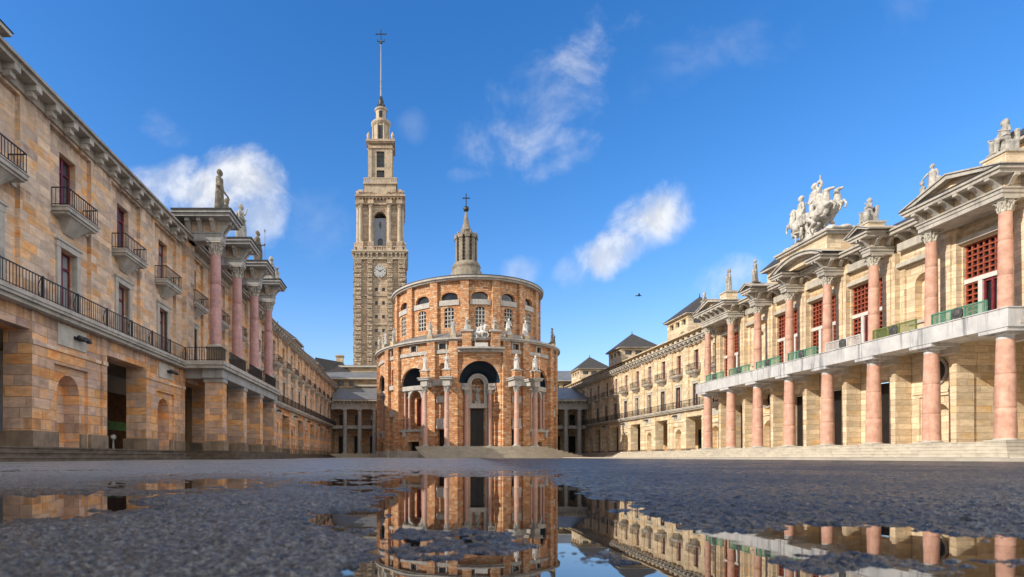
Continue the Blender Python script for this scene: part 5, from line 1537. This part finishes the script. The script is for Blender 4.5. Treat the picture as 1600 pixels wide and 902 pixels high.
# local frame: -y faces the plaza, +x runs toward the camera? (rotated -90: local x -> -y world)
def part_fused(name, mb, loc=(0, 0, 0), rz=0, sc=1.0, voxel=.04):
    o = bpy.data.objects.new(name, fuse(mb, M['statue_pale'], name, voxel)); link(o, t); o.location = loc; o.rotation_euler = (0, 0, rz); o.scale = (sc,) * 3; return o
q = MB(); q.box(-2.3, 2.3, -.35, .9, 0, .12)
for i in range(16):
    r_ = random.Random(i); q.ell((-2.0 + i * .27, r_.uniform(-.1, .5), .1), (.34, .35, .14 + .25 * math.exp(-((i - 7.5) / 4.5) ** 2) + r_.uniform(0, .12)))
part_fused('rock_base', q)
q = MB(); q.lathe(0, .25, [(.3, .1), (.42, .5), (.36, .75), (.5, 1.05), (.72, 1.45), (.78, 1.6), (.66, 1.62), (.55, 1.4)], 24); q.box(-.75, .75, -.05, .7, 1.05, 1.3)
for i in range(7): q.ell((-.6 + .2 * i, -.32 - .1 * math.cos((i - 3) * .5), 1.3), (.08, .1, .3))
part_fused('chariot', q)
m_ = figure('raise', 203); part_fused('charioteer', m_, (.05, .3, 1.1), .0, 1.32)
m_ = figure('seated', 207); part_fused('seated_figure', m_, (.66, .1, 1.1), .5, 1.2)
m_ = figure('stand', 211); part_fused('side_figure', m_, (-.72, .05, .75), -.4, 1.3)
for x, y, rz, rr in ((1.15, -.05, PI / 2 + .25, .55), (1.2, .55, PI / 2 - .1, .5)): part_fused('horse', horse_mb(rr), (x, y, .16), rz, .92)
for x, y, rz, rr in ((-1.15, -.05, -PI / 2 - .25, .5), (-1.2, .55, -PI / 2 + .1, .45)): part_fused('horse', horse_mb(rr), (x, y, .16), rz, .92)
q = MB()
for i in range(10):
    a = 2 * PI * i / 10; q.ell((-.02 - .58, .15 + .0, 2.85) if False else (.68 + .2 * math.cos(a), .1, 3.05 + .2 * math.sin(a)), (.09, .07, .09), 7, 5)
q.tube([(.5, .2, 2.7), (.66, .12, 2.9)], .05, 6); part_fused('wreath', q, voxel=.03)

# ------------------------------------------------------------------ small fittings
def spot(x, y, z, sgn, label, grp, n=2):
    t = thing('wall_spotlight', label, 'spotlight', (x, y, z), 0, grp)
    q = MB(); q.box(x, x + sgn * .06, y - .22, y + .22, z - .05, z + .05); q.tube([(x + sgn * .05, y, z), (x + sgn * .2, y, z + .02)], .025, 6); q.build('bracket', M['iron'], t)
    for i in range(n):
        yy = y - .16 + .32 * i
        q = MB(); q.tube([(x + sgn * .16, yy - .03, z + .03), (x + sgn * .28, yy + .05, z - .05)], [.07, .09], 10); o = q.build('lamp_head', M['iron'], t)
        q = MB(); q.ell((x + sgn * .33, yy + .08, z - .08), (.04, .06, .06), 8, 6); q.build('lens', M['glass'], o)
ords = ['nearest', 'second', 'third', 'fourth', 'fifth', 'sixth', 'seventh', 'eighth', 'ninth', 'tenth', 'eleventh', 'twelfth']
i = 0
for kk, c in lcs:
    if kk % 2 == 0 and 15 < c < 95 and not (29.3 < c < 41.9):
        spot(LX + .045, c + .25, 4.24, 1, 'small black twin spotlight on a pale panel, %s along the left arcade' % ords[i], 'spotlights over the left arches'); i += 1
i = 0
for kk, c in rcs:
    if kk % 2 == 0 and 54 < c < 80:
        spot(RX - .045, c + .1, 4.3, -1, 'small black twin spotlight above an arch, %s along the right arcade' % ords[i], 'spotlights over the right arches'); i += 1
def flood(x, y, z, label):
    t = thing('floodlight', label, 'floodlight', (x, y, z))
    q = MB(); q.box(x - .05, x + .05, y - .2, y + .2, z, z + .04); q.box(x - .03, x + .03, y - .26, y - .23, z, z + .36); q.box(x - .03, x + .03, y + .23, y + .26, z, z + .36); q.build('yoke', M['iron'], t)
    q = MB(); q.box(x - .14, x + .12, y - .23, y + .23, z + .14, z + .5); q.box(x - .18, x - .14, y - .25, y + .25, z + .1, z + .54); q.build('housing', M['black'], t)
    q = MB(); q.box(x - .19, x - .182, y - .2, y + .2, z + .16, z + .48); q.build('lens', M['glass'], t)
pl_t = MB()
flood(26.15, 31.0, 6.95, 'black floodlight above the olive balustrade panel of the right portico') if False else None
flood(25.95, 31.35, 6.52, 'black floodlight behind the olive balustrade panel on the right portico')
flood(25.95, 37.9, 6.52, 'black floodlight behind the green panel under the stone chariot')

# inside the near passage on the left
t = thing('bollard_lamp', 'small white globe lamp on a short post inside the near left passage', 'lamp', (-13.2, 25.6, .45))
q = MB(); q.lathe(-13.1, 25.75, [(.09, .45), (.05, .5), (.04, .9), (.06, .92)], 10); q.build('post', M['white'], t)
q = MB(); q.ell((-13.1, 25.75, 1.02), (.13, .13, .13), 12, 8); q.build('globe', M['lampglass'], t)
t = thing('wooden_screen', 'orange wood framed dark screen with a green band in the left passage', 'screen', (-15.2, 29.5, .45))
q = MB()
for yy in (25.5, 28.6, 30.95, 33.5): q.box(-15.05, -14.85, yy - .1, yy + .1, .45, 3.4)
q.build('frame', M['wood'], t)
q = MB(); q.box(-15.05, -14.86, 25.4, 33.6, 3.402, 4.28); q.build('header', M['white'], t)
q = MB(); q.box(-15.0, -14.92, 25.5, 33.5, .45, 3.4); q.build('panel', M['brown_panel'], t)
q = MB(); q.box(-14.92, -14.89, 25.6, 33.4, 1.5, 1.95); q.build('green_band', M['green_cloth'], t)
t = thing('white_door', 'plain white door leaf at the back of the nearest left passage', 'door', (-15.6, 21.0, .45))
q = MB(); q.box(-15.0, -14.9, 20.6, 24.1, .45, 4.0); q.build('leaf', M['white'], t)
q = MB(); q.tube([(-14.86, 23.6, 1.3), (-14.86, 23.6, 1.5)], .03, 6); q.build('handle', M['iron'], t)

# bird
t = bpy.data.objects.new('bird', None); link(t); t.location = (24.2, 60, 16.9); tag(t, 'tiny dark bird flying in the blue sky right of the church', 'bird')
q = MB(); q.tube([(-.22, 0, 0), (0, 0, .02), (.2, 0, .03)], [.03, .07, .05], 8); q.ell((.24, 0, .05), (.05, .045, .045), 8, 6); q.tube([(.28, 0, .05), (.33, 0, .045)], [.015, .005], 5); q.poly([(-.2, -.03, 0), (-.2, .03, 0), (-.36, .07, 0), (-.36, -.07, 0)]); 
for sg in (-1, 1):
    q.poly([(.1, 0, .04), (-.06, 0, .04), (-.16, sg * .32, .16), (.02, sg * .3, .17)]); q.poly([(.02, sg * .3, .17), (-.16, sg * .32, .16), (-.24, sg * .6, .1)])
q.build('body', M['bird'], t, local=True)

# ------------------------------------------------------------------ steps and paving
def st_(name, mb, mat): o = mb.build(name, M[mat]); o["kind"] = 'structure'; return o
def stair(mb, x0, x1, y0, y1, z0, z1, ov=.035, side=(1, 0, 0, 0)):
    """one step: riser set back under an overhanging tread"""
    e = [ov * k for k in side]
    mb.box(x0 + e[0], x1 - e[1], y0 + e[2], y1 - e[3], z0, z1 - .05)
    mb.box(x0, x1, y0, y1, z1 - .05, z1)
q = MB()
for i in range(3):
    stair(q, LX - .05, LX + .95 - .3 * i, -60, 104, .15 * i, .15 * (i + 1), side=(0, 1, 0, 0))
for i in range(3):
    e = .32 * (2 - i); stair(q, LX, -8.75 + e, 28.85 - e, 42.5 + e, .15 * i + .001, .15 * (i + 1) + .001, side=(0, 1, 1, 1))
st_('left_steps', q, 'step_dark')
q = MB()
for i in range(5):
    stair(q, 23.9 + .32 * i, 31.4, 22.9 + .32 * i, 51.0, .16 * i, .16 * (i + 1), side=(1, 0, 1, 0), ov=.018)
for i in range(5):
    stair(q, 25.4 + .32 * i, 28.0, 51.0, 110, .15 * i, .15 * (i + 1), side=(1, 0, 0, 0), ov=.018)
q.box(24.0, 31, 5, 22.9, 0, .14)
st_('right_steps', q, 'step')
q = MB()
for i in range(9):
    r = LR + 6.0 - .42 * i; z0, z1 = .15 * i, .15 * (i + 1)
    a0, a1 = -20.5 - i * 1.15, 46 - 1.3 * i
    n = 60
    inr = LR - 2.6 if i == 8 else LR - .05
    for (rr, za, zb) in ((r - .03, z0, z1 - .05), (r, z1 - .05, z1)):
        ring = [cpt(a0 + (a1 - a0) * j / n, rr, 0) for j in range(n + 1)]; inn = [cpt(a0 + (a1 - a0) * j / n, inr, 0) for j in range(n + 1)]
        for j in range(n):
            a, b = ring[j], ring[j + 1]; c, d = inn[j + 1], inn[j]
            q.poly([(a.x, a.y, za), (b.x, b.y, za), (b.x, b.y, zb), (a.x, a.y, zb)])
            if zb == z1: q.poly([(a.x, a.y, zb), (b.x, b.y, zb), (c.x, c.y, zb), (d.x, d.y, zb)]); q.poly([(a.x, a.y, za), (b.x, b.y, za), ((a.x + b.x) / 2 * .997 + CHX * .003, (a.y + b.y) / 2 * .997 + CHY * .003, za)])
        for a, d in ((ring[0], inn[0]), (ring[-1], inn[-1])): q.poly([(a.x, a.y, za), (d.x, d.y, za), (d.x, d.y, zb), (a.x, a.y, zb)])
st_('church_steps', q, 'step')
q = MB(); q.box(17.5, 31, 14, 112, -.1, .10); st_('right_pavement', q, 'pave')
q = MB(); q.box(-8, 17.4, 60.5, 112, -.1, .035); st_('church_pavement', q, 'pave')

# ------------------------------------------------------------------ ground with puddles
H = 0.14
nr = np.random.default_rng(5)
def vnoise(x, y, seed):
    """smooth value noise on a hashed lattice"""
    xi = np.floor(x).astype(np.int64); yi = np.floor(y).astype(np.int64); fx = x - xi; fy = y - yi
    fx = fx * fx * (3 - 2 * fx); fy = fy * fy * (3 - 2 * fy)
    def hsh(a, b):
        h = (a * 374761393 + b * 668265263 + seed * 982451653) & 0x7fffffff
        h = ((h ^ (h >> 13)) * 1274126177) & 0x7fffffff
        return ((h ^ (h >> 16)) & 0xffff) / 65535.0
    return (hsh(xi, yi) * (1 - fx) + hsh(xi + 1, yi) * fx) * (1 - fy) + (hsh(xi, yi + 1) * (1 - fx) + hsh(xi + 1, yi + 1) * fx) * fy
def fbm(x, y, seed, oc=4):
    s = 0; a = .5
    for i in range(oc): s = s + a * vnoise(x * 2 ** i, y * 2 ** i, seed + i); a *= .5
    return s / (1 - .5 ** oc)
# outlines of the standing water, metres on the plaza (x, y); y is measured as bearing x/y and 1/y so far and near read alike
def W(lst): return [((a - 635) / 900, (b - 714) / 126) for a, b in lst]     # survey sheet -> (x/y, 1/y)
WATER = [W(l) for l in (
    [(585,741),(868,741),(878,756),(935,776),(1000,799),(1040,811),(1100,829),(1180,836),(1240,824),(1330,821),(1440,827),(1560,844),(1700,856),(1720,960),(540,960),(548,900),(556,882),(580,866),(592,835),(580,800),(584,768)],
    [(455,757),(500,747),(590,743),(592,760),(520,765)],
    [(-120,775),(100,771),(236,775),(228,794),(150,808),(60,813),(-120,818)],
    [(160,759),(250,748),(380,745),(432,750),(390,762),(250,769)],
    [(468,803),(560,796),(604,799),(596,832),(500,829)])]
ISLE = [W(l) for l in (
    [(596,852),(640,832),(720,828),(800,836),(812,852),(780,868),(700,874),(620,872)],
    [(1190,880),(1300,864),(1420,868),(1560,876),(1650,880),(1560,898),(1400,892),(1260,894)],
    [(880,868),(930,862),(990,868),(960,880),(900,882)])]
def sdf(px, py, poly, sy):
    d = np.full(px.shape, 1e9); ins = np.zeros(px.shape, bool); n = len(poly)
    for i in range(n):
        ax, ay = poly[i]; bx, by = poly[(i + 1) % n]
        ay *= sy; by *= sy
        ex, ey = bx - ax, by - ay; wx, wy = px - ax, py - ay
        t = np.clip((wx * ex + wy * ey) / (ex * ex + ey * ey), 0, 1)
        d = np.minimum(d, (wx - ex * t) ** 2 + (wy - ey * t) ** 2)
        c = ((ay <= py) & (by > py)) | ((by <= py) & (ay > py))
        with np.errstate(divide='ignore', invalid='ignore'): xx = ax + (py - ay) * ex / ey
        ins ^= c & (px < xx)
    return np.where(ins, np.sqrt(d), -np.sqrt(d))
rat = 1.0042; NR = int(math.log(900 / .36) / math.log(rat)); NC = 560
dist = .36 * rat ** np.arange(NR)
uu = np.linspace(-1.25, 1.35, NC)
D, U = np.meshgrid(dist, uu, indexing='ij')
GX = U * D; GY = D.copy()
near = D < 16
# ground form
sy = .42
inv = (1 / D) * sy
pxn = U + .075 * (fbm(U * 11, np.log(D) * 17, 71, 6) - .5) * 2; pyn = inv + .028 * (fbm(U * 10, np.log(D) * 15, 83, 6) - .5) * 2
S = np.full(D.shape, -1e9)
for p in WATER: S = np.maximum(S, sdf(pxn, pyn, p, sy))
for p in ISLE: S = np.minimum(S, np.maximum(-sdf(pxn, pyn, p, sy), -.012) + .008)
shape = -np.clip(S, -.05, .04) / .03            # -1 well inside water .. +1.7 well outside
base = np.where(shape < 0, shape * .006, shape * .0026)
grain = (fbm(GX * 75, GY * 75, 3, 3) - .5) * .004 + (fbm(GX * 24, GY * 24, 9, 3) - .5) * .013
def pebbles(x, y, seed):
    xi = np.floor(x).astype(np.int64); yi = np.floor(y).astype(np.int64); best = np.full(x.shape, 9.0); val = np.zeros(x.shape)
    for a in (-1, 0, 1):
        for b_ in (-1, 0, 1):
            ca, cb = xi + a, yi + b_
            h = (ca * 374761393 + cb * 668265263 + seed * 982451653) & 0x7fffffff
            h = ((h ^ (h >> 13)) * 1274126177) & 0x7fffffff
            d2 = (ca + (h & 255) / 255.0 - x) ** 2 + (cb + ((h >> 8) & 255) / 255.0 - y) ** 2
            m_ = d2 < best; best = np.where(m_, d2, best); val = np.where(m_, ((h >> 16) & 255) / 255.0, val)
    return np.sqrt(np.clip(1 - best * 1.3, 0, 1)) * (.45 + .55 * val) - .45
nn = D < 7
grain[nn] += pebbles(GX[nn] * 95, GY[nn] * 95, 41) * .0052 + pebbles(GX[nn] * 52, GY[nn] * 52, 43) * .0042
bear = (fbm(U * 120, np.log(D) * 75, 29, 3) - .5) * .0065 * np.clip(D, .4, 3.5)
big = (fbm(GX * 1.3, GY * 1.3, 13, 3) - .5) * .006
inside = np.clip(-shape * 1.15 - .05, 0, 1)
wet = np.clip((S + .045) / .045, 0, 1)
wet = wet * wet * (3 - 2 * wet)
calm = 1 - .3 * wet
grain = grain * calm; bear = bear * calm
shoal = (fbm(U * 34, np.log(D) * 42, 57, 4) - .5) * .012 * np.clip(D, .5, 2.2) * np.clip((S + .05) / .05, 0, 1) * np.clip(1.3 - D / 7, 0, 1)
GZ = shoal * np.clip(1.25 - np.clip(-shape, 0, 2), .1, 1) + base + (grain * np.clip(1.6 - D / 2.2, 0, 1) + bear) * (1 - .93 * inside) + big * (1 - inside)
GZ = np.where(near, GZ, .003) ; fade = np.clip((D - 6) / 9, 0, 1); GZ = GZ * (1 - fade) + (-.004 + .006) * fade
# joints of the old paving, water standing in them
def joint(pts, w, dep):
    d = np.full(D.shape, 9.0)
    for (ax, ay), (bx, by) in zip(pts, pts[1:]):
        ay *= sy; by *= sy; ex, ey = bx - ax, by - ay
        wx, wy = pxn - .5 * (pxn - U) - ax, inv - ay
        t = np.clip((wx * ex + wy * ey) / (ex * ex + ey * ey), 0, 1)
        d = np.minimum(d, np.hypot(wx - ex * t, wy - ey * t))
    return -dep * np.clip(1 - d / w, 0, 1)
for ln in ([(330, 801), (430, 782), (520, 772), (604, 768)], [(0, 737), (250, 733), (420, 727), (560, 725)], [(430, 742), (560, 733), (700, 729)]):
    GZ = GZ + joint(W(ln), .0055, .011)
GZ = np.clip(GZ, -.03, .03)
me = bpy.data.meshes.new('asphalt_ground')
nv = NR * NC
me.vertices.add(nv); me.vertices.foreach_set('co', np.stack([GX, GY, GZ], -1).astype(np.float32).ravel())
ii, jj = np.meshgrid(np.arange(NR - 1), np.arange(NC - 1), indexing='ij')
a = (ii * NC + jj).ravel(); qd = np.stack([a, a + 1, a + 1 + NC, a + NC], -1).astype(np.int32)
nq = len(qd); me.loops.add(nq * 4); me.loops.foreach_set('vertex_index', qd.ravel())
me.polygons.add(nq); me.polygons.foreach_set('loop_start', np.arange(0, nq * 4, 4, dtype=np.int32)); me.polygons.foreach_set('loop_total', np.full(nq, 4, np.int32))
me.polygons.foreach_set('use_smooth', np.ones(nq, bool)); me.update(); me.validate()
at_ = me.attributes.new('wet', 'FLOAT', 'POINT'); at_.data.foreach_set('value', wet.astype(np.float32).ravel())

m, g, b = new_mat('wet_asphalt')
P = g.new('ShaderNodeNewGeometry').outputs['Position']
n1 = g.noise(P, 95.0, 4.0, .68); n4 = g.noise(P, 34.0, 3.0, .6); n2 = g.noise(P, 9.0, 5.0, .65); n3 = g.noise(P, .7, 4.0, .6)
c = g.ramp(n1, [(.30, (.04, .037, .034)), (.5, (.15, .14, .128)), (.7, (.52, .48, .42))])
wt = g.new('ShaderNodeAttribute', attribute_name='wet').outputs['Fac']
c = g.mix(g.mapr(n3, .35, .7, 0, .45), c, (.03, .032, .037))
c = g.mix(g.m('MULTIPLY', wt, .55), c, (.018, .017, .016))
px_, py_, pz_ = g.sep(P)
right_dark = g.mapr(g.m('SUBTRACT', px_, g.m('ADD', g.m('MULTIPLY', py_, .12), g.m('MULTIPLY', n3, .5))), -.2, .5)  # ground colour darkens towards the right
c = g.mix(g.m('MULTIPLY', right_dark, .75), c, (.02, .02, .022))
c = g.mix(g.m('MULTIPLY', g.m('MULTIPLY', g.mapr(py_, 1.8, 5.5), g.m('SUBTRACT', 1.0, right_dark)), .85), c, g.mix(n4, (.22, .225, .235), (.52, .525, .535)))
g.l.new(c, b.inputs['Base Color'])
rg = g.mapr(g.m('ADD', g.m('MULTIPLY', n2, .5), g.m('MULTIPLY', n3, .5)), .35, .65, .2, .46)
g.l.new(g.m('MULTIPLY', rg, g.m('SUBTRACT', 1.0, g.m('MULTIPLY', wt, .6))), b.inputs['Roughness'])
b.inputs['Specular IOR Level'].default_value = .65
bh = g.m('ADD', g.m('ADD', g.m('MULTIPLY', n1, .7), g.m('MULTIPLY', n4, 1.1)), g.m('MULTIPLY', n2, 1.2))
g.l.new(g.bump(bh, .03, 1.0), b.inputs['Normal'])
M['asphalt'] = m; me.materials.append(m)
go = bpy.data.objects.new('asphalt_ground', me); link(go); go["kind"] = 'structure'
q = MB(); q.box(-1500, 1500, -300, 3000, -.3, -.06); st_('ground', q, 'asphalt')

m, g, b = new_mat('puddle_water')
b.inputs['Base Color'].default_value = (.012, .013, .014, 1); b.inputs['Roughness'].default_value = .012
b.inputs['IOR'].default_value = 1.75; b.inputs['Specular IOR Level'].default_value = .75
P = g.new('ShaderNodeNewGeometry').outputs['Position']
g.l.new(g.bump(g.noise(P, 7.0, 2.0), .0006, .35), b.inputs['Normal'])
M['water'] = m
q = MB()
q.poly([(-1.25 * .36, .36, 0), (1.35 * .36, .36, 0), (1.35 * 6.2, 6.2, 0), (-1.25 * 6.2, 6.2, 0)])
st_('puddle_water', q, 'water')

# ------------------------------------------------------------------ light, sky, camera
SUN = Vector((1.0, .40, -.61)).normalized()
ld = bpy.data.lights.new('sun', 'SUN'); ld.energy = 5.0; ld.angle = R(.53); ld.color = (1.0, .92, .80)
lo = bpy.data.objects.new('sun', ld); link(lo); lo.rotation_euler = SUN.to_track_quat('-Z', 'Y').to_euler()
wd = bpy.data.worlds.new("World"); scene.world = wd; wd.use_nodes = True
g = NG(wd.node_tree); bg = wd.node_tree.nodes['Background']
sky = g.new('ShaderNodeTexSky', sky_type='NISHITA'); sky.sun_disc = False
sky.sun_elevation = math.asin(-SUN.z); sky.sun_rotation = math.atan2(-SUN.x, -SUN.y) 
sky.air_density = 1.0; sky.dust_density = 0.6; sky.ozone_density = 2.5; sky.altitude = 50
SKY_STR = .15
tc = g.new('ShaderNodeTexCoord').outputs['Generated']
dx, dy, dz = g.sep(tc)
hs = g.new('ShaderNodeHueSaturation'); hs.inputs['Saturation'].default_value = 1.3; hs.inputs['Value'].default_value = 1.75; g.l.new(sky.outputs[0], hs.inputs['Color'])
lowt = g.mapr(dz, .0, .62)
skyc = g.mix(1.0, hs.outputs[0], g.mix(lowt, (.98, .84, .88), (.62, .76, .90)), 'MULTIPLY')
skyc = g.mix(g.mapr(dz, .0, .3, .22, .0), skyc, (.60 / SKY_STR, .72 / SKY_STR, .86 / SKY_STR))
# fair-weather clouds by direction: centre (azimuth tangent, elevation tangent), size, density
az = g.m('DIVIDE', dx, g.m('MAXIMUM', dy, .05)); el = g.m('DIVIDE', dz, g.m('MAXIMUM', dy, .05))
fr = g.m('GREATER_THAN', dy, .06)
pv = g.comb(az, el, 0.0)
warp = g.noise(pv, 5.0, 3.0, .6)
det = g.noise(pv, 8.0, 10.0, .61, .3)
det2 = g.noise(g.vm('ADD', pv, (.012, -.016, 0)), 8.0, 10.0, .61, .3)
fine = g.noise(g.vm('MULTIPLY', g.comb(g.m('ADD', az, g.m('MULTIPLY', el, .6)), g.m('SUBTRACT', el, g.m('MULTIPLY', az, .45)), 0.0), (1.0, 1.7, 1.0)), 4.2, 10.0, .68, 1.3)
total = None
def cloud(x, y, rx, ry, rot, dens, soft, gain):
    global total
    cx, cy = (x - 635) / 900, (714 - y) / 900; rx /= 900; ry /= 900
    c_, s_ = math.cos(R(rot)), math.sin(R(rot))
    ax = g.m('SUBTRACT', az, cx); ay = g.m('SUBTRACT', el, cy)
    u = g.m('DIVIDE', g.m('ADD', g.m('MULTIPLY', ax, c_), g.m('MULTIPLY', ay, s_)), rx)
    v = g.m('DIVIDE', g.m('SUBTRACT', g.m('MULTIPLY', ay, c_), g.m('MULTIPLY', ax, s_)), ry)
    r2 = g.m('ADD', g.m('MULTIPLY', u, u), g.m('MULTIPLY', v, v))
    f = g.m('SUBTRACT', 1.0, r2)
    src = det if gain > .9 else fine
    f = g.m('ADD', f, g.m('MULTIPLY', g.m('SUBTRACT', src, .5), soft))
    f = g.m('MULTIPLY', g.mapr(f, .0, gain), dens)
    total = f if total is None else g.m('MAXIMUM', total, f)
cloud(372, 278, 78, 60, -10, .97, 2.6, 1.25)
cloud(318, 300, 88, 52, 0, .95, 2.8, 1.1)
cloud(262, 285, 95, 48, 8, .6, 3.0, 1.2)
cloud(400, 335, 55, 62, 0, .55, 3.2, 1.3)
cloud(330, 345, 90, 45, 0, .6, 3.0, 1.2)
cloud(1015, 345, 95, 54, 24, .95, 2.6, 1.45)
cloud(955, 390, 85, 42, 32, .75, 3.0, 1.1)
cloud(900, 425, 50, 30, 30, .4, 3.2, 1.4)
cloud(835, 165, 190, 70, 38, .38, 6.5, 2.9)
cloud(840, 225, 120, 50, -18, .5, 6.0, 2.4)
cloud(910, 95, 70, 50, 30, .5, 5.5, 2.2)
cloud(880, 255, 70, 28, 22, .4, 5.0, 2.0)
cloud(1090, 85, 180, 50, 18, .12, 6.0, 2.8)
cloud(815, 425, 36, 28, 0, .42, 3.2, 1.6)
cloud(725, 275, 40, 18, 0, .22, 4.0, 1.8)
cloud(1130, 440, 75, 40, 15, .55, 3.2, 1.6)
cloud(645, 200, 30, 35, 0, .13, 4.0, 2.0)
cloud(1400, 30, 60, 50, 60, .10, 5.5, 2.6)
cloud(255, 205, 50, 30, -25, .2, 5.5, 2.4)
cloud(500, 350, 60, 60, 0, .14, 4.0, 2.2)
total = g.m('MULTIPLY', total, fr, clamp=True)
sh = g.mapr(g.m('SUBTRACT', det, det2), -.07, .07, .86, 1.05)
K = 1 / SKY_STR
cc = g.mix(1.0, (.93 * K, .94 * K, .96 * K), g.comb(sh, sh, g.m('MULTIPLY', sh, 1.0)), 'MULTIPLY')
out = g.mix(total, skyc, cc)
# unseen cloud banks added behind and beside the camera to light the left facade
hl = g.m('SQRT', g.m('ADD', g.m('MULTIPLY', dx, dx), g.m('ADD', g.m('MULTIPLY', dy, dy), .0001)))
back = g.mapr(g.m('DIVIDE', dy, hl), .58, .28, 0, 1)
fill_bank = g.noise(tc, 2.6, 7.0, .6, .3)
fill_bank = g.m('MULTIPLY', g.m('MULTIPLY', g.mapr(fill_bank, .36, .52), back), g.mapr(dz, .02, .12))
bl = g.mapr(g.noise(tc, 5.0, 5.0), .3, .7, .75, 1.15)
bl = g.m('MULTIPLY', g.m('MULTIPLY', bl, 1.7 * K), g.mapr(dx, -.35, .5, .3, 1.0))
out = g.mix(fill_bank, out, g.comb(bl, g.m('MULTIPLY', bl, .97), g.m('MULTIPLY', bl, .92)))
g.l.new(out, bg.inputs['Color']); bg.inputs['Strength'].default_value = SKY_STR

cd = bpy.data.cameras.new('camera'); cam = bpy.data.objects.new('camera', cd); link(cam)
cam.location = (0, 0, H); cam.rotation_euler = (PI / 2, 0, 0)
cd.sensor_width = 36; cd.lens = 36 * 900 / 1600; cd.shift_x = 165 / 1600; cd.shift_y = (714 - 451) / 1600
cd.clip_start = .02; cd.clip_end = 6000
cd.dof.use_dof = True; cd.dof.focus_distance = 30; cd.dof.aperture_fstop = 6.3
scene.camera = cam
scene.render.engine = 'CYCLES'
scene.view_settings.view_transform = 'Standard'; scene.view_settings.look = 'None'; scene.view_settings.exposure = 0; scene.view_settings.gamma = 1
scene.cycles.use_denoising = True
scene.cycles.max_bounces = 8; scene.cycles.diffuse_bounces = 4; scene.cycles.glossy_bounces = 4
scene.cycles.sample_clamp_indirect = 8
